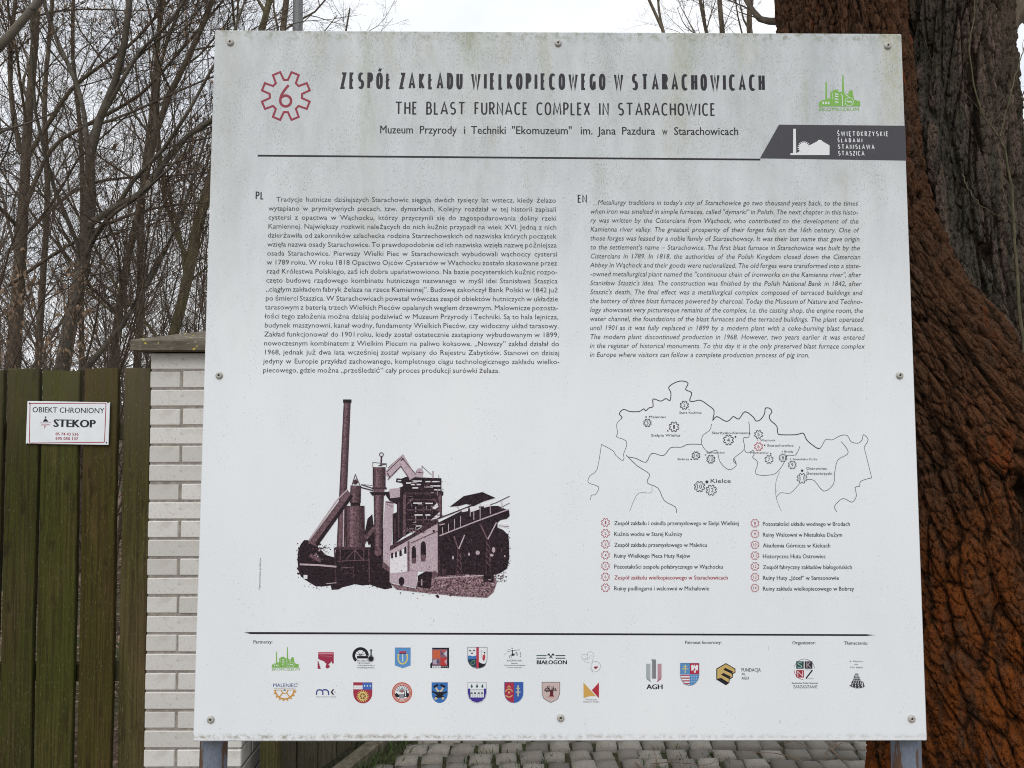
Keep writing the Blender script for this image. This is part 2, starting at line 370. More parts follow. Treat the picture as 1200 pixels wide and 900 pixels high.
def blades(name, pts, hmin, hmax, wd, mat, lean=.5, parent=None):
    n = len(pts); a = rng.uniform(0, 2 * PI, n); h = rng.uniform(hmin, hmax, n); l = rng.uniform(.1, lean, n) * h
    b = rng.uniform(0, 2 * PI, n); V = np.zeros((n, 5, 3)); pts = np.asarray(pts, float)
    dx, dy = np.cos(a) * wd, np.sin(a) * wd
    V[:, 0] = pts; V[:, 0, 0] -= dx; V[:, 0, 1] -= dy; V[:, 1] = pts; V[:, 1, 0] += dx; V[:, 1, 1] += dy
    mid = pts + np.stack([np.cos(b) * l * .35, np.sin(b) * l * .35, h * .6], 1)
    V[:, 2] = mid + np.stack([dx, dy, 0 * dx], 1) * .8; V[:, 3] = mid - np.stack([dx, dy, 0 * dx], 1) * .8
    V[:, 4] = pts + np.stack([np.cos(b) * l, np.sin(b) * l, h], 1)
    i = np.arange(n)[:, None] * 5
    T = np.concatenate([i + np.array([[0, 1, 2]]), i + np.array([[0, 2, 3]]), i + np.array([[3, 2, 4]])])
    return link(name, np_mesh(name, V.reshape(-1, 3), T), mat, parent)
pts = []
for _ in range(900):
    t = rng.uniform(0, 3.5); s_ = .125 + abs(rng.normal(0, .07)); q = K0 + KD * t + KN * s_; pts.append((q.x, q.y, -.02))
wd_ = blades('weeds', pts, .02, .065, .0035, M['weed'], 1.4); tag(wd_, 'low green weeds growing along the kerb at the edge of the cobbles', 'weeds', kind='stuff')
pts = []
for _ in range(3200):
    cx, cy = rng.uniform(-.9, 1.3), rng.uniform(3.3, 5)
    if vnoise(np.array([[cx * 2.5, cy * 2.5, 0.]]), 8)[0] > .5: pts.append((cx, cy, -.03))
gj = blades('joint_grass', pts, .028, .05, .0025, M['weed'], .9); tag(gj, 'short grass sprouting in the joints between the cobbles', 'grass', kind='stuff')

# ------------------------------------------------------------------ pillar of white bricks
PX0, PX1 = at(172.5, 640, 3.07).x, at(172.5, 640, 3.07).x + .385
PY0 = 3.07; PW = .385; CH = .0745; PTOP = at(176, 412.5, 3.07).z
pil = empty('brick_pillar', ((PX0 + PX1) / 2, PY0 + PW / 2, 0)); tag(pil, 'square pillar of white bricks with a dark concrete cap at the end of the fence', 'pillar')
h = PW / 2
core = MB().bevel_box(-h + .0035, h - .0035, -h + .0035, h - .0035, -.1, PTOP - .004); link('mortar', core.mesh('mortar'), M['mortar'], pil)
bl, bw, bh = .2555, .1215, .0672
bricks = []
for k in range(5):
    r_ = random.uniform; me = MB().bevel_box(-bl / 2 + r_(0, .002), bl / 2 - r_(0, .002), -bw / 2, bw / 2, -bh / 2 + r_(0, .001), bh / 2 - r_(0, .001), .0035).mesh('brick')
    me.materials.append(M['brick']); bricks.append(me)
for c in range(25):
    z = PTOP - CH * (c + .5) + .001
    if z < -.03: break
    for k in range(4):
        o = bpy.data.objects.new('brick', random.choice(bricks)); COL.objects.link(o); o.parent = pil
        sgn = -1 if c % 2 else 1                       # odd courses start with the short end, even ones with the long side
        v = Matrix.Rotation(k * PI / 2, 3, 'Z') @ Vector((sgn * (-h + bl / 2), -h + bw / 2, 0))
        o.location = (v.x + random.uniform(-.001, .001), v.y + random.uniform(-.0015, .0015), z + random.uniform(-.001, .001))
        o.rotation_euler = (0, random.uniform(-.004, .004), k * PI / 2 + random.uniform(-.004, .004))
# four-sided cap with sloping top
cz = PTOP; ov = .055; e = h + ov; cm = MB()
rings = [(e - .012, 0), (e, .004), (e, .040), (e - .006, .046), (.05, .098), (.0, .101)]
vs = []
for (q, zz) in rings: vs += [(-q, -q, cz + zz), (q, -q, cz + zz), (q, q, cz + zz), (-q, q, cz + zz)]
fs = [(3, 2, 1, 0)]
for a in range(len(rings) - 1):
    for b in range(4): fs.append((a * 4 + b, a * 4 + (b + 1) % 4, a * 4 + 4 + (b + 1) % 4, a * 4 + 4 + b))
cm.add(vs, fs); link('cap', cm.mesh('cap'), M['cap'], pil)

# ------------------------------------------------------------------ plank fence on the left
FY = 3.15
fence = empty('plank_fence', (at(70, 640, FY).x, FY, 0)); tag(fence, 'mossy green wooden plank fence left of the white brick pillar', 'fence')
fx = fence.location.x
def plank_mesh(wd, z0, z1, th=.022, n=14, seed=0):
    r = random.Random(seed); b = .003; prof = [(-wd / 2 + b, -th / 2), (wd / 2 - b, -th / 2), (wd / 2, -th / 2 + b), (wd / 2, th / 2), (-wd / 2, th / 2), (-wd / 2, -th / 2 + b)]
    V, Fs = [], []; k = len(prof); ph = r.uniform(0, 6)
    for i in range(n + 1):
        t = i / n; z = z0 + (z1 - z0) * t; wob = .0016 * math.sin(t * 9 + ph) + r.uniform(-.0009, .0009); wo2 = r.uniform(-.001, .001)
        for (x, y) in prof: V.append((x + (wob if x > 0 else -wo2 + .5 * wob), y + .001 * math.sin(t * 5 + ph), z + (r.uniform(-.004, .004) if i == n else 0)))
    for i in range(n):
        for j in range(k): Fs.append((i * k + j, i * k + (j + 1) % k, (i + 1) * k + (j + 1) % k, (i + 1) * k + j))
    Fs.append(tuple(range(k))[::-1]); Fs.append(tuple(n * k + j for j in range(k)))
    mb = MB(); mb.add(V, Fs); return mb.mesh('plank')
edges = [(-200, -146), (-141, -97), (-92, -48), (-43, 1.5), (6, 43.5), (48, 91.5), (97, 136), (141, 173)]
tops = [1.80, 1.79, 1.81, 1.795, 1.79, 1.80, 1.805, 1.825]
edges += [(-249 - 49 * q, -205 - 49 * q) for q in range(12)]; tops += [1.8] * 12
for i, (a, b) in enumerate(edges):
    xa, xb = at(a, 640, FY).x, at(b, 640, FY).x; zt = tops[i]
    tint = [(.75, .72, .62), (.7, .68, .6), (.8, .72, .62), (.70, .68, .58), (.76, .74, .62), (.84, .88, .62), (.90, .76, .60), (1.12, 1.02, 1.0), (.75, .7, .6), (.8, .78, .6), (.7, .68, .6)][i if i < 9 else 8 + i % 3]
    dy = .018 if i == 7 else random.uniform(-.003, .003)
    o = link('plank', plank_mesh(xb - xa, .04, at(70, 434 + random.uniform(-2, 2), FY).z + (.012 if i == 7 else 0), seed=i), M['plank'], fence, False, ((xa + xb) / 2 - fx, dy, 0))
    o.rotation_euler = (0, random.uniform(-.0015, .0015), random.uniform(-.02, .02)); o.color = (*tint, 1)
for zz in (at(70, 505, 3.2).z, at(70, 785, 3.2).z):
    o = link('rail', MB().bevel_box(at(-790, 640, FY).x - fx, at(172, 640, FY).x - fx, .016, .056, zz - .035, zz + .035).mesh('rail'), M['rail'], fence)

# fence running back beyond the pillar, with its kerb
f2 = empty('far_plank_fence', tuple(K0), (0, 0, math.atan2(KD.y, KD.x))); tag(f2, 'weathered brown plank fence behind the board running back from the pillar', 'fence')
def on_line(u):                                        # distance along the fence line where photo column u meets it
    m_ = (u - 600) / F_PX * 1.0; return (m_ * K0.y - K0.x) / (KD.x - m_ * KD.y)
cols = [324.5, 350.5, 374.5, 396.5]; ts = [on_line(c) for c in cols]
stp = [ts[i + 1] - ts[i] for i in range(3)]
link('post', MB().bevel_box(on_line(316.5), ts[0] - .008, -.05, .03, -.1, 1.88, .004).mesh('post'), M['plank'], f2)
t = ts[0]; k = 0
wds = stp + [.12] * 40
while t < 5.6 and k < 30:
    wv = wds[k]; o = link('plank', plank_mesh(wv - .012, .03, 1.80 + random.uniform(-.01, .01), seed=50 + k), M['plank2'], f2, False, (t + wv / 2, 0, 0)); o.rotation_euler = (0, 0, random.uniform(-.02, .02))
    t += wv; k += 1
for zz in (.4, 1.5): link('rail', MB().bevel_box(ts[0], 5.6, .02, .06, zz - .035, zz + .035).mesh('rail'), M['rail'], f2)
kb = MB()
for i in range(6):
    kb = MB().bevel_box(-.3 + i * 1.0, .692 + i * 1.0, -.118, -.045, -.15, .030 + random.uniform(-.003, .003), .008)
    o = link('kerb', kb.mesh('kerb'), M['kerb'], None, False, tuple(K0), (0, 0, math.atan2(KD.y, KD.x))); tag(o, kind='structure')

# ------------------------------------------------------------------ warning plate on the planks
NTXT = bpy.data.curves.new('measure', 'FONT'); NTXT.resolution_u = 2
NOB = bpy.data.objects.new('measure', NTXT); COL.objects.link(NOB)
_wc = {}
_SUB = {'ę': 'e', 'ą': 'a', 'ń': 'n', 'Ż': 'Z', 'Ą': 'A'}
def _raw_glyphs(s, res):
    NTXT.body = s; NTXT.resolution_u = res
    ob = NOB.evaluated_get(bpy.context.evaluated_depsgraph_get()); me = ob.to_mesh()
    n = len(me.vertices); co = np.zeros(n * 3, np.float32); me.vertices.foreach_get('co', co); co = co.reshape(-1, 3)[:, :2].copy()
    r_ = (co, [tuple(p.vertices) for p in me.polygons]); ob.to_mesh_clear(); return r_
def glyphs(s, bold=0.0, res=2):
    """outline faces of a word; hooks and accents of a few Polish letters are added by hand"""
    k = (s, res)
    if k not in _wc:
        plain_ = ''.join(_SUB.get(c, c) for c in s); co, fs = _raw_glyphs(plain_, res); co = [tuple(q) for q in co]; fs = list(fs)
        for i, c in enumerate(s):
            if c not in _SUB: continue
            x1 = _raw_glyphs(plain_[:i + 1], res)[0][:, 0].max(); b = len(co)
            if c in 'ęąĄ': co += [(x1 - .10, .0), (x1 - .045, .0), (x1 - .10, -.09), (x1 - .02, -.13), (x1 - .03, -.17), (x1 - .16, -.12)]; fs += [(b, b + 1, b + 2, b + 5), (b + 2, b + 3, b + 4, b + 5)]
            elif c == 'ń': co += [(x1 - .26, .51), (x1 - .20, .51), (x1 - .09, .66), (x1 - .17, .66)]; fs += [(b, b + 1, b + 2, b + 3)]
            else: co += [(x1 - .30, .74), (x1 - .22, .74), (x1 - .22, .82), (x1 - .30, .82)]; fs += [(b, b + 1, b + 2, b + 3)]
        _wc[k] = (np.array(co, np.float32), fs)
    return _wc[k]

class Ink:                                             # flat print, gathered per motif into one mesh; y is the layer height
    def __init__(s, T): s.T = T; s.v = []; s.f = []; s.m = []; s.mats = []; s.fr = (0, 0, 1); s.cnt = 0
    def frame(s, ox=0, oy=0, k=1): s.fr = (ox, oy, k); return s
    def px(s, p): return (s.fr[0] + p[0] / s.fr[2], s.fr[1] + p[1] / s.fr[2])
    def mat(s, c):
        m = c if isinstance(c, bpy.types.Material) else flat(c)
        if m not in s.mats: s.mats.append(m)
        return s.mats.index(m)
    def raw(s, co, faces, c, layer, step=0.0):
        b = len(s.v); mi = s.mat(c); y = -.0003 - .00012 * layer - (s.cnt % 14) * 7e-6; s.cnt += 1   # overlapping ink never lies in one plane
        s.v += [(float(a), y - i * step, float(z)) for i, (a, z) in enumerate(co)]
        for f in faces: s.f.append(tuple(i + b for i in f)); s.m.append(mi)
    def poly(s, pts, c, layer=0):
        co = [s.T(*s.px(p)) for p in pts]
        tri = tessellate_polygon([[Vector((a, z, 0)) for a, z in co]])
        s.raw(co, tri, c, layer); return s
    def ell(s, cx, cy, rx, ry, c, layer=0, a0=0, a1=360, n=20):
        s.poly([(cx + rx * math.cos(math.radians(a0 + (a1 - a0) * i / n)), cy + ry * math.sin(math.radians(a0 + (a1 - a0) * i / n))) for i in range(n + (a1 - a0 < 360))], c, layer); return s
    def ring(s, cx, cy, r, wd, c, layer=0, n=24, a0=0, a1=360, ry=None):
        ry = ry or r
        s.stroke([(cx + r * math.cos(math.radians(a0 + (a1 - a0) * i / n)), cy + ry * math.sin(math.radians(a0 + (a1 - a0) * i / n))) for i in range(n + (a1 - a0 < 360))], wd, c, layer, a1 - a0 >= 360); return s
    def box(s, x0, y0, x1, y1, c, layer=0): s.poly([(x0, y0), (x1, y0), (x1, y1), (x0, y1)], c, layer); return s
    def stroke(s, pts, wd, c, layer=0, closed=False):
        P = [Vector(s.T(*s.px(p))) for p in pts]; k = s.T.unit / s.fr[2]; s.line_local(P, wd * k, wd * k, c, layer, closed); return s
    def line_local(s, P, wx, wy, c, layer, closed=False):
        r = wx / wy; P = [Vector((p[0], p[1] * r)) for p in P]
        Q = [P[0]]
        for p in P[1:]:
            if (p - Q[-1]).length > 1e-6: Q.append(p)
        P = Q; n = len(P); co = []
        if n < 2: return
        for i in range(n):
            a = P[(i - 1) % n] if (closed or i) else None; b = P[(i + 1) % n] if (closed or i < n - 1) else None
            d1 = (P[i] - a).normalized() if a is not None else None; d2 = (b - P[i]).normalized() if b is not None else None
            d1 = d1 or d2; d2 = d2 or d1; t_ = d1 + d2
            t_ = t_.normalized() if t_.length > .2 else d1
            nn = Vector((-t_.y, t_.x)); m_ = min(1 / max(.3, abs(nn.dot(Vector((-d1.y, d1.x))))), 2.4) * wx / 2
            co += [(P[i] + nn * m_), (P[i] - nn * m_)]
        fs = [(2 * i, 2 * i + 1, 2 * i + 3, 2 * i + 2) for i in range(n - 1)]
        if closed: fs.append((2 * n - 2, 2 * n - 1, 1, 0))
        s.raw([(q.x, q.y / r) for q in co], fs, c, layer, 3e-7)
    def text(s, txt, x0, x1, y, cap, c, layer=0, bold=0.0, shear=0.0, justify=False, kx=None, align='fit', res=2, tr=None, rot=False):
        """one line of lettering; (x0,y) baseline start, cap = capital height, all in frame pixels"""
        a = s.T(*s.px((x0, y))); u = s.T.unit / s.fr[2]; sy = cap * u / .682; L = (x1 - x0) * u if x1 else None
        if rot: L = None
        es = [0.0] if not bold else ([0.0, bold] if bold < .05 else [0.0, bold * .5, bold])
        if justify:
            words = [w_ for w_ in txt.split(' ') if w_]; ws = [glyphs(w_, bold, res)[0][:, 0].max() for w_ in words]
            sx = kx * sy; gap = (L - sum(ws) * sx) / max(1, len(ws) - 1); x = a[0]
            for w_, wl in zip(words, ws):
                co, fs = glyphs(w_, bold, res); [s.raw([(x + (q[0] + e_) * sx + q[1] * sy * shear, a[1] + q[1] * sy) for q in co], fs, c, layer) for e_ in es]; x += wl * sx + gap
            return s
        co, fs = glyphs(txt, bold, res); wl = co[:, 0].max(); lo = co[:, 0].min()
        sx = L / (wl - lo) if L else (kx or 1) * sy
        if rot: s.raw([(a[0] - q[1] * sy, a[1] + q[0] * (x1 * u / wl)) for q in co], fs, c, layer); return s
        [s.raw([(a[0] + (q[0] - lo + e_) * sx + q[1] * sy * shear, a[1] + q[1] * sy) for q in co], fs, c, layer) for e_ in es]; return s
    def build(s, name, parent, label=None):
        me = bpy.data.meshes.new(name); me.from_pydata(s.v, [], s.f); me.update()
        for m in s.mats: me.materials.append(m)
        me.polygons.foreach_set('material_index', s.m)
        # every printed face looks towards the reader
        nrm = np.zeros(len(s.f) * 3, np.float32); me.polygons.foreach_get('normal', nrm)
        o = bpy.data.objects.new(name, me); COL.objects.link(o); o.parent = parent
        if label: o['label'] = label
        return o
class Plane:                                           # photo pixel -> (x, z) on a plane standing in the place
    def __init__(s, origin, R):
        s.o = np.array(origin); s.R = np.array(R); s.n = s.R @ np.array([0, 1, 0.]); s.C = np.array([0, 0, EYE]); s.unit = 1
    def __call__(s, u, v):
        d = ray(u, v); t_ = (s.o - s.C) @ s.n / (d @ s.n); q = s.R.T @ (s.C + d * t_ - s.o); return (q[0], q[2])

pl_loc = at(79.5, 495.7, FY - .022); Rp = Matrix.Rotation(math.radians(.9), 3, 'Y')
plate = empty('warning_plate', tuple(pl_loc), Rp.to_euler()); tag(plate, 'small white security plate with red border screwed to the mossy planks', 'sign')
TP = Plane(tuple(pl_loc), Rp); TP.unit = TP(80, 495)[0] - TP(79, 495)[0]
pw, ph = 97 * TP.unit / 2, 50 * TP.unit / 2
link('sheet', MB().bevel_box(-pw, pw, 0, .003, -ph, ph, .0012).mesh('sheet'), M['plate'], plate)
BL, RD = (.02, .022, .03), (.30, .035, .05)
k = Ink(TP).frame(20, 460, 10)
k.stroke([(158, 128), (1030, 124), (1042, 134), (1026, 572), (1014, 583), (152, 592), (145, 582), (152, 136)], 9, RD, 0, True).build('border_print', plate)
for tx, a, b, y, c_, cc, bo in (('OBIEKT CHRONIONY', 180, 1022, 231, 62, BL, .02), ('STEKOP', 424, 910, 402, 88, BL, .09), ('85 74 43 536', 450, 718, 500, 31, RD, .05), ('695 050 137', 450, 714, 552, 31, RD, .05)):
    k = Ink(TP).frame(20, 460, 10); k.text(tx, a, b, y, c_, cc, 0, bo); k.build('lettering_line', plate)
k = Ink(TP).frame(20, 460, 10); k.poly([(303, 342), (315, 318), (333, 306), (353, 318), (367, 342)], BL).ell(335, 290, 9, 11, BL).stroke([(335, 280), (335, 306)], 5, BL)
k.stroke([(272, 356), (398, 354)], 6, (.35, .15, .18)).stroke([(280, 380), (385, 378)], 8, RD).stroke([(325, 380), (323, 420)], 6, RD).stroke([(325, 398), (342, 402)], 5, RD).build('emblem', plate)
for q in ((148, 126), (1065, 117), (125, 600), (1047, 588)):
    x_, z_ = TP(20 + q[0] / 10, 460 + q[1] / 10); mb = MB(); n_ = 10
    mb.add([(.0032 * math.cos(2 * PI * i / n_), 0, .0032 * math.sin(2 * PI * i / n_)) for i in range(n_)] + [(.0018 * math.cos(2 * PI * i / n_), -.0016, .0018 * math.sin(2 * PI * i / n_)) for i in range(n_)],
           [(i, (i + 1) % n_, n_ + (i + 1) % n_, n_ + i) for i in range(n_)] + [tuple(range(n_, 2 * n_))])
    link('screw', mb.mesh('screw'), M['rubber'], plate, False, (x_, -.0002, z_))

# ------------------------------------------------------------------ the information board
BC = Vector((.10182, 1.61980, 1.68200))
BR = Matrix.Rotation(.00692, 3, 'Z') @ Matrix.Rotation(-.03403, 3, 'X') @ Matrix.Rotation(.00198, 3, 'Y')
root_loc = BC - BR @ Vector((0, 0, ZC))
board = empty('information_board', tuple(root_loc), BR.to_euler()); tag(board, 'large square white information board about a blast furnace complex on two metal posts', 'information board')
T = Plane(tuple(root_loc), BR); T.unit = T(601, 450)[0] - T(600, 450)[0]
W2, H2 = .75, .751
link('panel', MB().bevel_box(-W2, W2, 0, .014, ZC - H2, ZC + H2, .0022).mesh('panel'), M['panel'], board)
fr = MB()
for (a, b, c_, d_) in ((-.70, .70, ZC + .60, ZC + .66), (-.70, .70, ZC - .62, ZC - .56), (-.70, .70, ZC - .03, ZC + .03)):
    link('back_rail', MB().bevel_box(a, b, .015, .026, c_, d_).mesh('back_rail'), M['post'], board)
def tube_mesh(path, rad, sides=16, name='tube', cap=True):
    P = np.array(path, float)[None]; R = np.array(rad, float)[None]; V, Q = tubes(P, R, sides)
    me = np_mesh(name, V, Q); return me
def tubes(P, R, sides):
    N, K = P.shape[:2]; Tg = np.gradient(P, axis=1); Tg /= np.linalg.norm(Tg, axis=2, keepdims=True) + 1e-9
    mean = np.abs(Tg.mean(1)); ref = np.zeros((N, 3)); ref[np.arange(N), mean.argmin(1)] = 1
    n1 = np.cross(Tg, ref[:, None, :]); n1 /= np.linalg.norm(n1, axis=2, keepdims=True) + 1e-9; n2 = np.cross(Tg, n1)
    a = np.arange(sides) * 2 * PI / sides
    V = P[:, :, None, :] + R[:, :, None, None] * (np.cos(a)[None, None, :, None] * n1[:, :, None, :] + np.sin(a)[None, None, :, None] * n2[:, :, None, :])
    i = np.arange(N * K * sides).reshape(N, K, sides); j = np.roll(i, -1, axis=2)
    Q = np.stack([i[:, :-1], j[:, :-1], j[:, 1:], i[:, 1:]], -1).reshape(-1, 4)
    return V.reshape(-1, 3), Q
for (ua, ub) in ((236, 267), (1045, 1078)):
    kd = 1.036; xa, xb = [(T(q, 884)[0] + BC.x) * kd - BC.x for q in (ua, ub)]; rr = (xb - xa) / 2
    o = link('post', tube_mesh([((xa + xb) / 2, .026 + rr, z_) for z_ in (-.25, .5, 1.2, ZC + .72)], [rr] * 4, 20), M['post'], board, True)
def screw(u, v):
    x_, z_ = T(u, v); mb = MB(); n_ = 14; prof = [(.0078, 0), (.0074, -.0022), (.0050, -.0040), (.0026, -.0046), (.0024, -.0030)]
    vs = [(r_ * math.cos(2 * PI * i / n_), y_, r_ * math.sin(2 * PI * i / n_)) for r_, y_ in prof for i in range(n_)]
    mb.add(vs, [(a * n_ + i, a * n_ + (i + 1) % n_, (a + 1) * n_ + (i + 1) % n_, (a + 1) * n_ + i) for a in range(len(prof) - 1) for i in range(n_)] + [tuple(range(4 * n_, 5 * n_))])
    o = link('screw', mb.mesh('screw'), M['screw'], board, True, (x_, -.0003, z_))
    k_ = MB(); k_.add([(.0023 * math.cos(2 * PI * i / 6), -.0031, .0023 * math.sin(2 * PI * i / 6)) for i in range(6)], [tuple(range(6))])
    s_ = link('socket', k_.mesh('socket', False), M['rubber'], o)
for q in ((270, 50), (654, 51), (1040, 54), (257, 440), (1054, 440), (247, 843), (657, 841), (1068, 842)): screw(*q)

INK, GREY, RED, GRN = (.022, .020, .026), (.055, .056, .062), (.26, .030, .055), (.19, .40, .085)
# condensed capitals drawn with a pen, for the headings
def arc(cx, cy, rx, ry, a0, a1, n=7): return [(cx + rx * math.cos(math.radians(a0 + (a1 - a0) * i / n)), cy + ry * math.sin(math.radians(a0 + (a1 - a0) * i / n))) for i in range(n + 1)]
OO = arc(.5, .68, .5, .32, 0, 180) + arc(.5, .32, .5, .32, 180, 360)
PEN = {
 'A': (1.3, [[(0, 0), (.5, 1), (1, 0)], [(.2, .28), (.8, .28)]]), 'B': (.92, [[(.45, .53), (0, .53), (0, 1), (.45, 1)] + arc(.45, .77, .42, .235, 90, -90), [(.45, .53)] + arc(.5, .27, .5, .27, 90, -90) + [(0, 0), (0, .53)]]),
 'C': (1.05, [arc(.58, .66, .58, .34, 48, 180) + arc(.58, .34, .58, .34, 180, 312)]), 'D': (1, [[(0, 0), (0, 1), (.4, 1)] + arc(.4, .64, .6, .36, 90, 0) + arc(.4, .36, .6, .36, 0, -90) + [(0, 0)]]),
 'E': (.72, [[(1, 1), (0, 1), (0, 0), (1, 0)], [(0, .53), (.85, .53)]]), 'F': (.7, [[(1, 1), (0, 1), (0, 0)], [(0, .51), (.85, .51)]]),
 'G': (.98, [arc(.55, .66, .55, .34, 48, 180) + arc(.55, .34, .55, .34, 180, 270) + [(.95, .06), (.95, .45), (.6, .45)]]), 'H': (1, [[(0, 0), (0, 1)], [(1, 0), (1, 1)], [(0, .52), (1, .52)]]),
 'I': (.02, [[(.5, 0), (.5, 1)]]), 'J': (.6, [[(1, 1), (1, .25)] + arc(.45, .25, .55, .25, 0, -110)]), 'K': (.95, [[(0, 0), (0, 1)], [(.95, 1), (.1, .5), (1, 0)]]), 'L': (.7, [[(0, 1), (0, 0), (1, 0)]]),
 'M': (1.5, [[(0, 0), (.1, 1), (.5, .15), (.9, 1), (1, 0)]]), 'N': (1.05, [[(0, 0), (0, 1), (1, 0), (1, 1)]]), 'O': (1.05, [OO + [OO[0]]]), 'P': (.85, [[(0, 0), (0, 1), (.45, 1)] + arc(.45, .74, .55, .26, 90, -90) + [(0, .48)]]),
 'R': (.92, [[(0, 0), (0, 1), (.45, 1)] + arc(.45, .75, .5, .25, 90, -90) + [(0, .5)], [(.4, .5), (1, 0)]]), 'S': (1.0, [arc(.5, .745, .45, .255, 50, 180, 6) + arc(.5, .745, .45, .255, 190, 255, 3) + arc(.5, .255, .48, .255, 75, 0, 4) + arc(.5, .255, .48, .255, -10, -140, 7)]),
 'T': (1.3, [[(0, 1), (1, 1)], [(.5, 1), (.5, 0)]]), 'U': (1, [[(0, 1), (0, .3)] + arc(.5, .3, .5, .3, 180, 360) + [(1, 1)]]), 'W': (2.05, [[(0, 1), (.24, 0), (.5, .95), (.76, 0), (1, 1)]]),
 'X': (1, [[(0, 0), (1, 1)], [(0, 1), (1, 0)]]), 'Y': (1, [[(0, 1), (.5, .5), (1, 1)], [(.5, .5), (.5, 0)]]), 'Z': (.85, [[(0, 1), (1, 1), (0, 0), (1, 0)]]), ' ': (1, [])}
PEN['Ó'] = (1.05, PEN['O'][1] + [[(.42, 1.16), (.75, 1.36)]]); PEN['Ł'] = (.7, PEN['L'][1] + [[(-.35, .38), (.6, .64)]]); PEN['Ś'] = (.85, PEN['S'][1] + [[(.4, 1.16), (.72, 1.36)]]); PEN['Ę'] = (.72, PEN['E'][1] + [[(.9, 0), (.6, -.17), (1, -.24)]])
def pen_text(k, s, x0, x1, y, cap, c, wx, wy, lw, sp, layer=0, words=None):
    """condensed capitals: lw letter width and sp word space, as shares of cap height"""
    a = k.T(*k.px((x0, y))); u = k.T.unit / k.fr[2]; L = (x1 - x0) * u; hh = cap * u; wx *= u; wy *= u
    ws = [(sp if ch == ' ' else PEN[ch][0] * lw) * hh for ch in s]
    pens = [0 if ch == ' ' else wx for ch in s]; gap = (L - sum(ws) - sum(pens)) / (len(s) - 1); x = a[0]
    for ch, w_, p_ in zip(s, ws, pens):
        if ch == ' ' and words: k.build(words, board); k = Ink(T)
        for ln in PEN[ch][1]:
            hk = hh - wy
            dg_ = .86 if ch in 'WMNAKXŁ' and wx > 2.5 * u else 1.0
            k.line_local([Vector((x + wx / 2 + q[0] * w_ if w_ > .03 * hh else x + wx / 2, a[1] + wy / 2 + q[1] * hk)) for q in ln], wx * dg_, wy, c, layer)
        x += w_ + p_ + gap
    if words: k.build(words, board)
t_ = Ink(T); pen_text(t_, 'ZESPÓŁ ZAKŁADU WIELKOPIECOWEGO W STARACHOWICACH', 398.8, 911, 104.2, 20.6, INK, 3.5, 2.8, .20, .12, 0, 'title_word')
t_ = Ink(T); pen_text(t_, 'THE BLAST FURNACE COMPLEX IN STARACHOWICE', 462.6, 848.4, 134.2, 16, INK, 2.0, 1.7, .35, .42, 0, 'subtitle_word')
for w_, a, b in (('Muzeum', 445.5, 484.5), ('Przyrody', 492, 536), ('i', 543.6, 545.2), ('Techniki', 552, 593.5), ('"Ekomuzeum"', 600, 671.5), ('im.', 680.5, 694.5), ('Jana', 700, 722), ('Pazdura', 729, 768.5), ('w', 776, 782.5), ('Starachowicach', 790, 867)):
    t_ = Ink(T); t_.text(w_, a, b, 156.3 + (a - 445.5) * .0052, 9.6, INK, 0, 0 if w_ in 'iw' else .02); t_.build('museum_name_word', board)
Ink(T).stroke([(302, 182.4), (891, 187.0)], 2.2, INK).build('rule_line', board)
Ink(T).poly([(286, 741.2), (294, 740.6), (1015, 743.2), (1026, 744.2), (1015, 745.2), (294, 743)], INK).build('rule_line', board)
t_ = Ink(T); pen_text(t_, 'PL', 299.5, 309.3, 233.7, 9.6, INK, 1.4, 1.2, .40, .4); t_.build('language_mark', board)
t_ = Ink(T); pen_text(t_, 'EN', 677, 688, 237.6, 9.8, INK, 1.4, 1.2, .40, .4); t_.build('language_mark', board)
PLT = """Tradycje hutnicze dzisiejszych Starachowic sięgają dwóch tysięcy lat wstecz, kiedy żelazo
wytapiano w prymitywnych piecach, tzw. dymarkach. Kolejny rozdział w tej historii zapisali
cystersi z opactwa w Wąchocku, którzy przyczynili się do zagospodarowania doliny rzeki
Kamiennej. Największy rozkwit należących do nich kuźnic przypadł na wiek XVI. Jedną z nich
dzierżawiła od zakonników szlachecka rodzina Starzechowskich od nazwiska których początek
wzięła nazwa osady Starachowice. To prawdopodobnie od ich nazwiska wzięła nazwę późniejsza
osada Starachowice. Pierwszy Wielki Piec w Starachowicach wybudowali wąchoccy cystersi
w 1789 roku. W roku 1818 Opactwo Ojców Cystersów w Wąchocku zostało skasowane przez
rząd Królestwa Polskiego, zaś ich dobra upaństwowiono. Na bazie pocysterskich kuźnic rozpo-
częto budowę rządowego kombinatu hutniczego nazwanego w myśl idei Stanisława Staszica
„ciągłym zakładem fabryk żelaza na rzece Kamiennej”. Budowę zakończył Bank Polski w 1842 już
po śmierci Staszica. W Starachowicach powstał wówczas zespół obiektów hutniczych w układzie
tarasowym z baterią trzech Wielkich Pieców opalanych węglem drzewnym. Malownicze pozosta-
łości tego założenia można dzisiaj podziwiać w Muzeum Przyrody i Techniki. Są to hala lejnicza,
budynek maszynowni, kanał wodny, fundamenty Wielkich Pieców, czy widoczny układ tarasowy.
Zakład funkcjonował do 1901 roku, kiedy został ostatecznie zastąpiony wybudowanym w 1899,
nowoczesnym kombinatem z Wielkim Piecem na paliwo koksowe. „Nowszy” zakład działał do
1968, jednak już dwa lata wcześniej został wpisany do Rejestru Zabytków. Stanowi on dzisiaj
jedyny w Europie przykład zachowanego, kompletnego ciągu technologicznego zakładu wielko-
piecowego, gdzie można „prześledzić” cały proces produkcji surówki żelaza.""".split('\n')
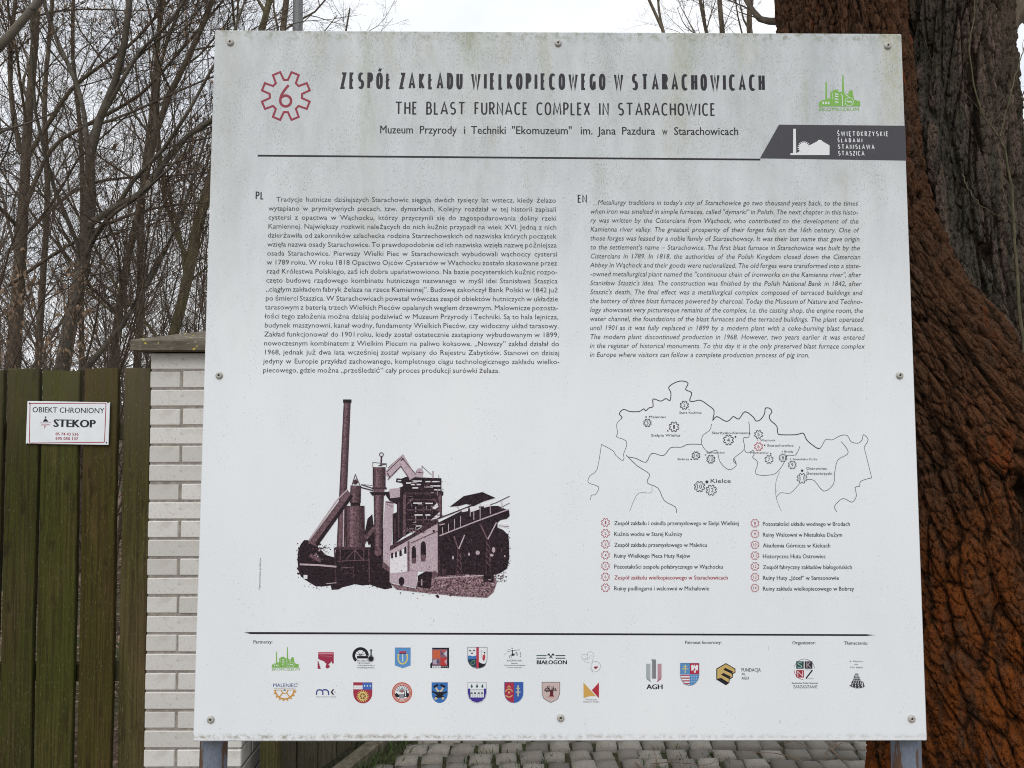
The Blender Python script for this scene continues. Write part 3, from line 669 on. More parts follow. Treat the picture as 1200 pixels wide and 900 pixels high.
ENT = """Metallurgy traditions in today's city of Starachowice go two thousand years back, to the times
when iron was smelted in simple furnaces, called "dymarki" in Polish. The next chapter in this histo-
ry was written by the Cistercians from Wąchock, who contributed to the development of the
Kamienna river valley. The greatest prosperity of their forges falls on the 16th century. One of
those forges was leased by a noble family of Starzechowscy. It was their last name that gave origin
to the settlement's name – Starachowice. The first blast furnace in Starachowice was built by the
Cistercians in 1789. In 1818, the authorities of the Polish Kingdom closed down the Cistercian
Abbey in Wąchock and their goods were nationalized. The old forges were transformed into a state-
-owned metallurgical plant named the "continuous chain of ironworks on the Kamienna river", after
Stanisław Staszic's idea. The construction was finished by the Polish National Bank in 1842, after
Staszic's death. The final effect was a metallurgical complex composed of terraced buildings and
the battery of three blast furnaces powered by charcoal. Today the Museum of Nature and Techno-
logy showcases very picturesque remains of the complex, i.e. the casting shop, the engine room, the
water channel, the foundations of the blast furnaces and the terraced buildings. The plant operated
until 1901 as it was fully replaced in 1899 by a modern plant with a coke-burning blast furnace.
The modern plant discontinued production in 1968. However, two years earlier it was entered
in the register of historical monuments. To this day it is the only preserved blast furnace complex
in Europe where visitors can follow a complete production process of pig iron.""".split('\n')
def para(lines, xl0, xl1, xr0, xr1, ind, y0, y1, last, cap, shear, name, k):
    t_ = Ink(T); n_ = len(lines)
    def geo(i):
        f = i / (n_ - 1); y = y0 + (y1 - y0) * f; xl = xl0 + (xl1 - xl0) * f + (ind if i == 0 else 0)
        xr = last if i == n_ - 1 else xr0 + (xr1 - xr0) * f; return xl, xr, y
    # one letter width for the whole paragraph, so that only the word spaces change
    ks = []
    for i, ln in enumerate(lines):
        xl, xr, y = geo(i); ws = [glyphs(q, .004)[0][:, 0].max() for q in ln.split(' ') if q]
        ks.append(((xr - xl) - (len(ws) - 1) * cap * .36) / (sum(ws) * cap / .682))
    kx = min(ks)
    for i, ln in enumerate(lines):
        xl, xr, y = geo(i); t_.text(ln, xl, xr, y, cap, GREY, 0, .0, shear, True, kx)
    return t_.build(name, board)
para(PLT, 315, 308, 656.5, 655.5, 8.5, 236.2, 436.4, 585, 5.75, 0, 'polish_paragraph', 0)
para(ENT, 691.5, 690.8, 1011.3, 1015.5, 8.5, 239.8, 418.2, 949.5, 5.75, .19, 'english_paragraph', 0)

# numbered cogwheel marks
def cog(k, cx, cy, ro, ri, wd, c, layer=0):
    P = []
    for q in range(8):
        a = math.radians(q * 45 - 90); hb = .125; ha = math.radians(13.3)
        P += [(cx + ro * math.cos(a - ha), cy + ro * math.sin(a - ha)), (cx + ri * math.cos(a - hb), cy + ri * math.sin(a - hb)),
              (cx + ri * math.cos(a + hb), cy + ri * math.sin(a + hb)), (cx + ro * math.cos(a + ha), cy + ro * math.sin(a + ha))]
    k.stroke(P, wd, c, layer, True)
t_ = Ink(T).frame(295, 75, 12); cog(t_, 480, 450, 345, 228, 29, RED)
t_.stroke([(520, 298), (478, 345), (440, 400), (412, 455), (402, 500), (402, 520)] + [(478 + 76 * math.cos(math.radians(a)), 520 - 76 * math.sin(math.radians(a))) for a in range(200, 361, 20)] + [(478 + 76 * math.cos(math.radians(a)), 520 - 76 * math.sin(math.radians(a))) for a in range(20, 141, 20)] , 36, RED, 1)
t_.build('route_mark', board, 'red outlined cogwheel with the number 6')

# green works emblem, at two sizes
def works(k, s=1.0):
    k.poly([(78, 366), (78, 325), (90, 318), (110, 316), (112, 305), (141, 303), (141, 132), (155, 132), (158, 290), (188, 290), (188, 225), (210, 222), (215, 208), (262, 205), (268, 228), (300, 228), (303, 62), (313, 62), (322, 240), (362, 248), (364, 222), (372, 213), (395, 213), (403, 222), (404, 250), (415, 290), (418, 303), (440, 305), (445, 313), (474, 315), (474, 366)], GRN)
    WH = (.62, .66, .66)
    for x in (113, 138, 163): k.box(x, 322, x + 15, 345, WH, 1)
    for y in (240, 262, 288, 316): k.poly([(232, y), (262, y + 6), (268, y + 16), (232, y + 12)], WH, 1)
    k.ring(368, 322, 40, 5, WH, 1, 18); k.stroke([(345, 312), (362, 325), (380, 318), (396, 332)], 10, WH, 1)
    k.stroke([(290, 245), (302, 262), (304, 362)], 7, WH, 1); k.stroke([(330, 250), (362, 272)], 8, WH, 1); k.stroke([(208, 235), (208, 300)], 3, WH, 1)
    k.text('EKOMUZEUM', 80, 476, 408, 34, GRN, 0, 0)
k = Ink(T).frame(950, 80, 8.18); works(k); k.build('museum_emblem', board)
# dark banner
k = Ink(T); BX = T(1062.8, 168)[0]
k.poly([(912.8, 146.1), (1060.6, 147.4), (1062.3, 188.2), (890.5, 185.6)], (.058, .058, .066)); WH = (.66, .68, .69)
k.frame(900, 0, 4).poly([(105, 727), (105, 718), (117, 718), (118, 604), (130, 604), (132, 718), (144, 712), (190, 700), (193, 682), (232, 662), (234, 656), (250, 656), (252, 661), (288, 682), (288, 727)], WH, 1)
P = []
for q in range(18):
    a = math.radians(q * 20); P += [(168 + 30 * math.cos(a - .07), 692 + 30 * math.sin(a - .07)), (168 + 30 * math.cos(a + .07), 692 + 30 * math.sin(a + .07)), (168 + 23 * math.cos(a + .1), 692 + 23 * math.sin(a + .1)), (168 + 23 * math.cos(a + .25), 692 + 23 * math.sin(a + .25))]
k.poly(P, WH, 2); k.frame(950, 80, 8.18)
for s_, a, b, y, c_ in (('ŚWIĘTOKRZYSKIE', 254, 757, 651, 50), ('ŚLADAMI', 257, 502, 711, 42), ('STANISŁAWA', 260, 622, 775, 47), ('STASZICA', 262, 523, 838, 48)):
    pen_text(k, s_, a, b, y, c_, WH, 7.5, 7, .36, .3, 1)
k.build('route_banner', board, 'dark grey banner with white works outline')

# ---------------- old works picture
def pic(c, lo, hi, sc):
    m = NT('printed_photo_tone', .45, .2); a = m.noise(m.coord((sc, sc, sc)), 1, 4, .7)
    return m.col(m.mix(m.ramp(a, .35, .65), tuple(x * lo for x in c), tuple(min(1, x * hi) for x in c)))
DK = pic((.014, .008, .011), .4, 2.6, 260); D2 = pic((.042, .022, .029), .3, 2.2, 240); MD = pic((.120, .070, .082), .45, 1.6, 330); LT = pic((.43, .34, .38), .8, 1.2, 300); WT = pic((.66, .64, .67), .92, 1.08, 300)
GR = [pic((.060 + .036 * q, .035 + .021 * q, .042 + .025 * q), .45, 1.6, 330) for q in range(4)]; MM = pic((.12, .075, .085), .15, 3.0, 300)
def cyl(k, L, Rr, layer):                              # three tones across a round tower, as printed
    f = lambda s_: [(L[0][0] + (Rr[0][0] - L[0][0]) * s_, L[0][1] + (Rr[0][1] - L[0][1]) * s_), (L[1][0] + (Rr[1][0] - L[1][0]) * s_, L[1][1] + (Rr[1][1] - L[1][1]) * s_)]
    for a, b, m_ in ((0, .10, D2), (.10, .24, GR[1]), (.24, .38, GR[3]), (.38, .55, GR[2]), (.55, .70, GR[1]), (.70, .85, GR[0]), (.85, 1, D2)):
        p, q = f(a), f(b); k.poly([p[0], q[0], q[1], p[1]], m_, layer)
k = Ink(T).frame(340, 455, 3.53)
blob = [(34, 668), (44, 645), (58, 628), (80, 628), (104, 640), (118, 660), (150, 690), (186, 700), (190, 660), (332, 660), (336, 560), (412, 590), (414, 800), (424, 826), (392, 832), (358, 822), (330, 812), (300, 816), (268, 810), (240, 818), (214, 824), (202, 832), (172, 834), (168, 816), (128, 820), (104, 818), (84, 806), (62, 792), (44, 778), (34, 752), (30, 706)]
k.poly(blob, DK, 0)
for q in range(24):                                    # ragged edge of the vignette
    a = random.choice([(36, 650 + random.uniform(0, 130)), (random.uniform(40, 420), 812 + random.uniform(-6, 14)), (random.uniform(60, 160), 640 + random.uniform(0, 60)), (902 + random.uniform(-5, 6), random.uniform(600, 740)), (random.uniform(420, 840), 848 + random.uniform(-8, 14))])
    r_ = random.uniform(4, 10); k.poly([(a[0] + r_ * math.cos(t) * random.uniform(.5, 1.2), a[1] + r_ * math.sin(t) * random.uniform(.4, 1)) for t in np.linspace(0, 6.28, 8)[:-1]], random.choice([DK, D2]), 0)
cyl(k, [(222, 52), (192, 665)], [(251, 52), (226, 665)], 1); k.box(219, 46, 254, 60, DK, 2)
for y in (120, 200, 300, 310, 325, 420): k.stroke([(224 - (y - 50) * .045, y), (248 - (y - 50) * .035, y)], 2, D2, 3)
k.poly([(236, 420), (262, 446), (112, 655), (74, 640)], MD, 4).poly([(262, 446), (250, 440), (104, 640), (112, 655)], DK, 5).stroke([(238, 418), (192, 465), (76, 632)], 5, LT, 6)
cyl(k, [(250, 402), (247, 474)], [(294, 402), (292, 474)], 5); k.box(250, 472, 290, 486, DK, 5)
k.stroke([(256, 400), (270, 356), (288, 400)], 3, DK, 5).stroke([(262, 385), (282, 385)], 3, DK, 5).stroke([(258, 395), (276, 372), (284, 392)], 3, MD, 5).ell(270, 388, 10, 10, D2, 4)
cyl(k, [(230, 486), (228, 662)], [(308, 486), (310, 662)], 6); k.stroke([(230, 548), (308, 548)], 2, D2, 7)
k.stroke([(222, 490), (220, 655)], 5, LT, 5); k.stroke([(294, 398), (345, 415)], 4, DK, 4).stroke([(294, 410), (345, 424)], 5, D2, 4).stroke([(300, 398), (340, 402)], 2, MD, 3)
k.box(186, 657, 332, 668, D2, 7)
for a, b in (((208, 668), (208, 710)), ((232, 708), (268, 668)), ((268, 668), (300, 708)), ((268, 668), (268, 712)), ((305, 668), (305, 712))): k.stroke([a, b], 4, MD, 7)
k.stroke([(196, 715), (330, 710)], 4, MD, 7).stroke([(210, 740), (260, 742)], 4, MD, 7).stroke([(262, 735), (262, 785)], 5, D2, 7).stroke([(184, 660), (190, 812)], 5, D2, 6).stroke([(326, 668), (328, 800)], 4, MD, 7)
k.stroke([(40, 728), (118, 731), (192, 738)], 7, LT, 6).box(56, 772, 72, 788, WT, 6); k.stroke([(82, 690), (128, 714)], 15, MD, 5); k.stroke([(150, 808), (192, 804)], 3, LT, 6)
for _ in range(26): k.ell(random.uniform(90, 165), random.uniform(660, 712), random.uniform(2, 5), random.uniform(2, 5), random.choice([LT, D2, MD]), 3, n=6)
# second tower and its collar
k.poly([(320, 540), (340, 520), (345, 560), (340, 640), (325, 650), (308, 600)], DK, 1)
cyl(k, [(342, 326), (342, 412)], [(395, 326), (395, 412)], 6); k.poly([(328, 428), (402, 428), (392, 444), (340, 444)], DK, 6); k.box(338, 410, 400, 418, D2, 7).box(346, 418, 390, 430, MD, 6)
cyl(k, [(346, 442), (350, 690)], [(388, 442), (380, 690)], 7); k.ell(364, 678, 15, 15, MD, 8); k.stroke([(312, 620), (352, 575)], 17, MD, 8); k.stroke([(305, 640), (318, 612)], 14, D2, 7)
k.stroke([(342, 326), (342, 306), (396, 312), (400, 326)], 2, D2, 4).stroke([(376, 322), (378, 282)], 6, D2, 5).ring(378, 274, 8, 3, D2, 5, 10).stroke([(366, 320), (400, 312)], 4, D2, 4)
k.stroke([(398, 360), (464, 296), (508, 372)], 30, LT, 5).stroke([(400, 346), (462, 286), (520, 356)], 3, D2, 6).stroke([(404, 330), (460, 280)], 2, MD, 4).stroke([(458, 300), (470, 290)], 5, D2, 6); k.stroke([(402, 350), (412, 366)], 4, D2, 6).stroke([(404, 378), (458, 322), (492, 372)], 4, MD, 6)
k.poly([(394, 465), (430, 465), (424, 560), (414, 742), (384, 715), (386, 560)], LT, 1).stroke([(396, 470), (428, 475)], 4, D2, 2).stroke([(400, 480), (425, 490)], 2, D2, 2); k.poly([(384, 715), (414, 742), (412, 762), (380, 740)], MD, 2)
# furnace house
k.poly([(440, 372), (460, 374), (480, 366), (626, 372), (626, 424), (634, 428), (634, 442), (628, 446), (628, 530), (590, 548), (470, 612), (424, 650), (424, 520), (442, 512), (442, 480), (412, 466), (398, 446), (392, 432), (440, 416), (468, 404), (462, 392), (438, 388)], DK, 2)
k.poly([(410, 416), (456, 412), (456, 450), (414, 455)], LT, 3).stroke([(456, 414), (456, 452)], 4, D2, 4)
for (x0, x1, y) in ((506, 545, 384), (560, 618, 386), (500, 540, 398), (560, 590, 408), (506, 530, 412), (580, 622, 404), (480, 500, 392), (595, 622, 420), (510, 545, 475), (560, 590, 476), (515, 548, 524), (560, 580, 524), (520, 545, 570), (445, 460, 382)): k.stroke([(x0, y), (x1, y)], 5, WT, 3)
for (x0, x1, y) in ((470, 622, 436), (484, 618, 462), (484, 618, 504), (484, 600, 545), (484, 560, 588)): k.stroke([(x0, y), (x1, y)], 6, D2, 3); k.stroke([(x0, y - 3), (x1, y - 3)], 2, MD, 4)
k.stroke([(474, 440), (472, 612)], 12, MD, 4).stroke([(620, 440), (620, 530)], 11, MD, 4).stroke([(484, 480), (508, 455)], 6, MD, 4).stroke([(612, 480), (592, 455)], 6, MD, 4)
for y in (490, 532, 575): k.stroke([(520, y), (520, y + 22)], 3, LT, 3).stroke([(552, y), (552, y + 22)], 3, MD, 3)
k.poly([(586, 496), (608, 474), (614, 490), (600, 500)], WT, 4).poly([(582, 545), (618, 512), (620, 530), (590, 548)], WT, 4).stroke([(434, 540), (434, 640)], 6, D2, 3).stroke([(450, 470), (450, 620)], 3, MD, 3)
k.poly([(518, 366), (520, 342), (530, 330), (545, 332), (552, 345), (548, 366)], LT, 3).stroke([(520, 346), (550, 350)], 3, D2, 4).stroke([(545, 322), (585, 358)], 2, D2, 3).stroke([(546, 318), (546, 334)], 2, D2, 3).stroke([(591, 342), (591, 372)], 6, LT, 2).stroke([(615, 358), (615, 374)], 2, D2, 2).stroke([(500, 380), (545, 420), (590, 380)], 5, D2, 4)
# casting house
k.poly([(412, 668), (500, 625), (612, 556), (612, 780), (575, 772), (560, 757), (528, 757), (520, 825), (472, 812), (412, 802)], LT, 3)
k.poly([(414, 694), (484, 656), (484, 757), (414, 770)], WT, 4).poly([(412, 764), (528, 757), (524, 785), (518, 824), (472, 814), (412, 802)], LT, 4)
k.poly([(414, 652), (500, 606), (578, 550), (612, 544), (612, 558), (500, 622), (412, 672)], D2, 5).stroke([(490, 632), (490, 757)], 8, MD, 5).stroke([(500, 640), (612, 590)], 4, MD, 5)
for (x, y, a, b) in ((512, 682, 9, 36), (551, 664, 11, 38), (422, 690, 4, 13), (438, 686, 4, 13), (457, 680, 5, 14), (477, 668, 5, 16)):
    k.poly([(x - a, y + b), (x - a, y - b * .3)] + [(x + a * math.cos(math.radians(t)), y - b * .3 - b * .55 * math.sin(math.radians(t))) for t in (150, 120, 90, 60, 30)] + [(x + a, y - b * .3), (x + a, y + b)], DK, 6)
k.box(504, 702, 520, 724, MD, 7); k.box(542, 688, 560, 716, MD, 7); k.ell(461, 798, 12, 18, DK, 6); k.ell(594, 590, 5, 5, D2, 6)
# shed on the right
k.poly([(612, 556), (700, 512), (742, 490), (860, 486), (906, 506), (908, 528), (896, 540), (870, 545), (858, 556), (858, 576), (880, 585), (902, 606), (906, 640), (906, 700), (898, 745), (868, 765), (840, 772), (612, 782)], DK, 4)
k.poly([(660, 490), (718, 446), (795, 429), (849, 453), (800, 468), (758, 488), (730, 478), (700, 486)], DK, 5); k.stroke([(576, 553), (700, 505), (752, 484)], 5, D2, 6)
for (a, b) in (((690, 488), (700, 500)), ((745, 480), (745, 530)), ((786, 478), (786, 540)), ((680, 540), (680, 585)), ((655, 560), (655, 596)), ((760, 495), (760, 545)), ((828, 480), (828, 520)), ((875, 462), (877, 500)), ((630, 575), (632, 605)), ((705, 530), (705, 572))): k.stroke([a, b], 3, LT, 6)
k.stroke([(618, 610), (760, 554), (905, 500)], 5, LT, 6).stroke([(770, 500), (850, 474), (908, 446)], 3, D2, 5).stroke([(860, 500), (908, 474)], 2, D2, 5).stroke([(618, 566), (640, 560)], 4, LT, 6)
k.poly([(742, 492), (778, 484), (784, 500), (748, 512)], WT, 6).poly([(800, 480), (830, 476), (826, 488), (802, 494)], WT, 6).poly([(706, 500), (738, 494), (735, 508), (712, 512)], WT, 6).poly([(862, 560), (905, 562), (905, 580), (880, 572), (862, 574)], WT, 5).stroke([(864, 568), (905, 572)], 2, D2, 6)
for (cx, top, bot, sp_) in ((698, 612, 778, 20), (818, 560, 792, 32)):
    m_ = top + 52 + (12 if cx > 800 else 0); k.stroke([(cx - sp_, top), (cx - 2, m_)], 6, MD, 6).stroke([(cx + sp_ + 4, top - 6), (cx, m_)], 5, LT, 6)
    for dx in (-8, 12): k.stroke([(cx + dx * .5, m_), (cx + dx, bot)], 6, D2, 6)
    for q in range(4): y = m_ + 14 + q * 26; k.stroke([(cx - 6, y), (cx + 10, y + 22)], 3, MD, 7)
for (x, y, a, b) in ((842, 668, 7, 12), (776, 680, 9, 9), (740, 686, 4, 7), (674, 700, 4, 8), (834, 690, 8, 6), (888, 694, 3, 4)): k.ell(x, y, a, b, LT, 6, n=8)
k.stroke([(616, 690), (618, 775)], 8, D2, 6); k.box(628, 745, 645, 778, D2, 5).box(800, 770, 842, 802, DK, 7)
k.poly([(414, 806), (520, 828), (530, 780), (560, 760), (606, 760), (612, 778), (700, 770), (842, 772), (856, 800), (842, 842), (815, 866), (772, 864), (700, 860), (600, 850), (520, 842), (440, 832)], MM, 5)
k.poly([(528, 775), (560, 757), (592, 758), (585, 790), (580, 830), (530, 822)], DK, 6).stroke([(600, 785), (840, 772)], 4, LT, 6); k.ell(735, 776, 10, 6, LT, 7); k.ell(598, 768, 12, 12, MD, 7)
k.stroke([(545, 790), (545, 815)], 4, LT, 7).stroke([(530, 800), (560, 800)], 3, MD, 7); k.stroke([(612, 545), (612, 780)], 3, D2, 7)
for _ in range(60): k.ell(random.uniform(600, 840), random.uniform(788, 850), random.uniform(2, 8), random.uniform(1, 3), random.choice([LT, D2, MD, D2]), 7, n=6)
for _ in range(30): k.ell(random.uniform(845, 895), random.uniform(770, 800), random.uniform(1, 5), random.uniform(1, 2), random.choice([D2, MD]), 3, n=6)
for _ in range(70):
    x, y = random.uniform(474, 612), random.uniform(378, 600); y = min(y, 640 - (x - 430) * .45)
    if random.random() < .55: k.stroke([(x, y), (x + random.uniform(8, 34), y + random.uniform(-1, 1))], random.uniform(1, 2.4), random.choice([MD, LT, MD, D2]), 6)
    else: k.stroke([(x, y), (x + random.uniform(-3, 3), y + random.uniform(8, 20))], random.uniform(1, 2.2), random.choice([MD, D2, LT]), 6)
for _ in range(60):
    x, y = random.uniform(196, 400), random.uniform(672, 800); k.stroke([(x, y), (x + random.uniform(-10, 14), y + random.uniform(-12, 14))], random.uniform(1, 2.2), random.choice([MD, D2, D2, MD]), 8)
for _ in range(60):
    x, y = random.uniform(622, 895), random.uniform(600, 765); k.stroke([(x, y), (x + random.uniform(-8, 10), y + random.uniform(-16, 10))], random.uniform(1, 2), random.choice([MD, D2, D2, D2]), 5)
for _ in range(50):
    x, y = random.uniform(422, 606), random.uniform(600, 760); y = max(y, 690 - (x - 412) * .5); k.ell(x, y, random.uniform(1, 3), random.uniform(1, 2), random.choice([MD, WT, MD]), 5, n=5)
for _ in range(150):
    a = random.choice([(34 + random.gauss(0, 3), random.uniform(640, 790)), (random.uniform(60, 420), 820 + random.gauss(0, 6)), (906 + random.gauss(0, 3), random.uniform(590, 745)), (random.uniform(430, 830), 852 + random.gauss(0, 6)), (random.uniform(850, 895), random.uniform(745, 800)), (random.uniform(100, 190), 665 + random.gauss(0, 14))])
    k.ell(a[0], a[1], random.uniform(1, 3.5), random.uniform(1, 2.5), random.choice([DK, D2, MD]), 1, n=6)
k.build('works_picture', board, 'purple toned picture of the blast furnace works with tall chimney')
k = Ink(T); k.text('Opracowanie graficzne', 305, 36, 691, 1.9, GREY, 0, .008, rot=True); k.build('credit_lettering', board)

# ---------------- map
def smooth(pts, n=4):
    P = [Vector(p) for p in pts]; r_ = []
    for i in range(len(P) - 1):
        a, b, c_, d_ = P[max(i - 1, 0)], P[i], P[i + 1], P[min(i + 2, len(P) - 1)]
        for q in range(n):
            t = q / n; r_.append(.5 * ((2 * b) + (-a + c_) * t + (2 * a - 5 * b + 4 * c_ - d_) * t * t + (-a + 3 * b - 3 * c_ + d_) * t ** 3))
    return [(p.x, p.y) for p in r_] + [tuple(pts[-1])]
A = lambda L: [(685 + x / 5.4556, 440 + y / 5.4556) for x, y in L]
B = lambda L: [(855 + x / 6.665, 470 + y / 6.665) for x, y in L]
heavy = A([(108, 440), (180, 480), (200, 510), (240, 543), (252, 530), (250, 500), (268, 450), (262, 415), (205, 392), (212, 370), (205, 320), (215, 295), (240, 268), (222, 245), (248, 217), (290, 230), (350, 230), (378, 213), (392, 226), (410, 208), (438, 198), (438, 150), (488, 164), (520, 147), (546, 160), (552, 110), (538, 75), (580, 45), (625, 35), (662, 50), (646, 90), (685, 110), (672, 160), (700, 165), (740, 158), (790, 190), (828, 225), (820, 285), (845, 262), (900, 292)]) + \
    B([(0, 148), (30, 120), (72, 140), (120, 82), (185, 125), (205, 155), (240, 145), (272, 100), (280, 55), (315, 58), (330, 85), (310, 115), (320, 150), (368, 195), (375, 245), (395, 262), (520, 262), (575, 250), (600, 300), (650, 345), (705, 370), (750, 300), (800, 303), (870, 268), (920, 270), (950, 318), (1005, 328), (1035, 300), (1045, 262), (1082, 300), (1050, 360)])
k = Ink(T); sh = smooth(heavy, 3); n1_ = 36; MK = (.045, .045, .055)
k.stroke(sh[:n1_], .55, MK); k.stroke(sh[n1_ - 1:-30], 1.0, MK); k.stroke(sh[-31:], .6, MK)
for L, w_ in ((B([(1050, 360), (1080, 480), (1110, 600)]), .5), (B([(1110, 600), (1065, 610), (1020, 630), (1015, 665), (980, 675), (990, 740), (955, 790), (885, 760), (820, 820), (838, 865)]), .6), (A([(108, 440), (80, 600), (35, 640), (25, 685), (90, 712), (70, 760), (45, 765), (38, 795)]), .5),
              (A([(265, 508), (340, 580), (415, 630), (400, 685), (470, 720), (510, 800), (580, 840), (588, 878)]), .65), (A([(430, 710), (425, 750), (350, 750), (320, 790), (288, 868)]), .35), (A([(275, 520), (330, 530), (392, 555), (430, 498), (505, 512), (550, 462), (620, 458), (660, 440), (748, 440)]), .7),
              (A([(812, 310), (800, 350), (755, 385), (750, 440), (790, 490), (845, 480), (865, 550), (920, 602), (970, 575), (955, 530)]) + B([(50, 490), (30, 450), (115, 375), (105, 290), (150, 280), (155, 200), (148, 160)]), .55), (B([(115, 380), (140, 405), (185, 385), (190, 420), (180, 440), (220, 480), (205, 570), (330, 575), (385, 540), (430, 470), (445, 425), (515, 420), (550, 350)]), .55),
              (B([(390, 550), (360, 640), (365, 760), (405, 860)]), .35), (B([(365, 750), (400, 715), (475, 718), (545, 645)]), .45), (B([(605, 612), (660, 620), (735, 703), (810, 650), (820, 560), (845, 460), (920, 415), (915, 370), (870, 315)]), .55)): k.stroke(smooth(L, 3), w_, MK)
for x, y, r_ in ((393, 265, 5), (668, 217, 3), (532, 354, 5), (965, 392, 6), (682, 536, 5), (773, 508, 4), (782, 680, 10)): k.frame(685, 440, 5.4556).ell(x, y, r_, r_, MK, 1, n=10)
for x, y, r_ in ((219, 304, 4), (273, 345, 6), (321, 411, 6), (411, 396, 4), (441, 431, 6), (476, 452, 4), (566, 543, 10)): k.frame(855, 470, 6.665).ell(x, y, r_, r_, MK, 1, n=10)
for (f, L) in (((685, 440, 5.4556), [('Maleniec', 412, 522, 272, 15), ('Stara Kuźnica', 606, 748, 244, 14), ('Sielpia Wielka', 426, 610, 390, 16), ('Skarżysko-Kamienna', 814, 1060, 374, 15), ('Bobrza', 596, 668, 541, 13), ('Samsonów', 780, 896, 499, 13), ('Kielce', 806, 934, 686, 25)]),
               ((855, 470, 6.665), [('Wąchock', 238, 358, 313, 15), ('Starachowice', 293, 498, 355, 18), ('Michałów', 162, 304, 410, 14), ('Brody', 428, 498, 402, 16), ('Nietulisko Duże', 494, 682, 461, 15), ('Ostrowiec', 598, 760, 536, 21), ('Świętokrzyski', 600, 800, 575, 21)])):
    k.frame(*f)
    for s_, a, b, y, c_ in L: k.text(s_, a, b, y, c_, MK, 1, .004)
for (f, L) in (((685, 440, 5.4556), [('1', 572, 328, 32), ('2', 638, 190, 27), ('3', 402, 303, 25), ('4', 920, 412, 33), ('14', 712, 512, 26), ('13', 807, 535, 27), ('10', 735, 710, 34), ('12', 810, 733, 34)]),
               ((855, 470, 6.665), [('5', 226, 260, 33), ('6', 226, 355, 33), ('7', 308, 455, 33), ('8', 417, 443, 32), ('9', 489, 498, 32), ('11', 565, 603, 40)])):
    for s_, x, y, r_ in L:
        c_ = (.42, .06, .08) if s_ == '6' else MK; k.frame(*f); cog(k, x, y, r_, r_ * .74, 4.2, c_, 1); hw = r_ * (.16 if s_ == '1' else .28) * len(s_) * (.8 if len(s_) > 1 else 1)
        k.text(s_, x - hw, x + hw, y + r_ * .38, r_ * .76, c_, 1, 0)
k.build('region_map', board)
LG1 = ['Zespół zakładu i osiedla przemysłowego w Sielpi Wielkiej', 'Kuźnia wodna w Starej Kuźnicy', 'Zespół zakładu przemysłowego w Maleńcu', 'Ruiny Wielkiego Pieca Huty Rejów', 'Pozostałości zespołu pofabrycznego w Wąchocku', 'Zespół zakładu wielkopiecowego w Starachowicach', 'Ruiny pudlingarni i walcowni w Michałowie']
LG2 = ['Pozostałości układu wodnego w Brodach', 'Ruiny Walcowni w Nietulisku Dużym', 'Akademia Górnicza w Kielcach', 'Historyczna Huta Ostrowiec', 'Zespół fabryczny zakładów białogońskich', 'Ruiny Huty „Józef” w Samsonowie', 'Ruiny zakładu wielkopiecowego w Bobrzy']
E1 = [864, 798.5, 827, 807.5, 845, 850.7, 829]; E2 = [995, 986, 972, 966.7, 997, 981.7, 999.3]; LR = (.36, .07, .09)
for i in range(7):
    y1_, y2_ = 615.3 + 12.75 * i, 616.2 + 12.65 * i
    k = Ink(T); k2 = Ink(T); k.text(LG1[i], 719.8, E1[i], y1_, 4.6, (.33, .05, .07) if i == 5 else GREY, 0, .03); k2.text(LG2[i], 894, E2[i], y2_, 4.6, GREY, 0, .03)
    for (x, y, s_, k) in ((709.5, y1_ - 3.1, str(i + 1), k), (884.6, y2_ - 3.1, str(i + 8), k2)):
        cog(k, x, y, 4.9, 3.7, .6, LR); hw = (.7 if s_ == '1' else 1.15) * (1 if len(s_) == 1 else 1.5); k.text(s_, x - hw, x + hw, y + 1.7, 3.4, LR, 1, .01); k.build('legend_line', board)

# ---------------- row of partner emblems
for s_, a, b, y in (('Partnerzy:', 297, 318.5, 754), ('Patronat honorowy:', 803, 844.5, 754.5), ('Organizator:', 928.5, 955, 755), ('Tłumaczenia:', 989, 1016, 755.3)): k = Ink(T); k.text(s_, a, b, y, 3.6, GREY, 0, .03); k.build('small_heading', board)
def emblem(fn, ox, oy, s_, label):
    k = Ink(T).frame(ox, oy, s_); fn(k); k.build('partner_emblem', board, label)
def shield(x0, x1, y0, y1, pt=.0):                     # heater outline
    m_ = (x0 + x1) / 2; w_ = (x1 - x0) / 2; ys = y0 + (y1 - y0) * .52; P = [(x0, y0), (x1, y0), (x1, ys)]
    for a in range(15, 180, 15): P.append((m_ + w_ * math.cos(math.radians(a)), ys + (y1 - ys) * (math.sin(math.radians(a)) ** (1 if not pt else 1.0))))
    return P + [(x0, ys)]
BLU, NAV, YEL, WHT, BLK, CRM = (.10, .26, .52), (.03, .05, .22), (.62, .50, .16), (.68, .71, .74), (.015, .015, .02), (.30, .03, .07)
def works2(k):
    k.frame(310 + (98 - 78 * .918) / 11.53, 752 + (345 - 366 * .905) / 11.53, 11.53 / .918); works(k)
emblem(works2, 0, 0, 1, 'green works emblem in the top row')
def e2(k):
    k.box(725, 138, 935, 172, (.45, .12, .16)).poly([(725, 172), (935, 172), (935, 290), (920, 300), (905, 262), (890, 285), (870, 300), (862, 312), (880, 320), (880, 345), (850, 362), (825, 350), (828, 320), (838, 300), (800, 262), (750, 245), (725, 230)], CRM)
    k.poly([(718, 258), (735, 270), (732, 290), (745, 300), (740, 318), (755, 330), (752, 345), (762, 365), (718, 366)], CRM); k.stroke([(738, 156), (925, 156)], 9, (.5, .25, .28), 1).stroke([(760, 190), (910, 198)], 4, (.5, .25, .28), 1)
emblem(e2, 310, 752, 11.53, 'crimson emblem with a white shape cut out')
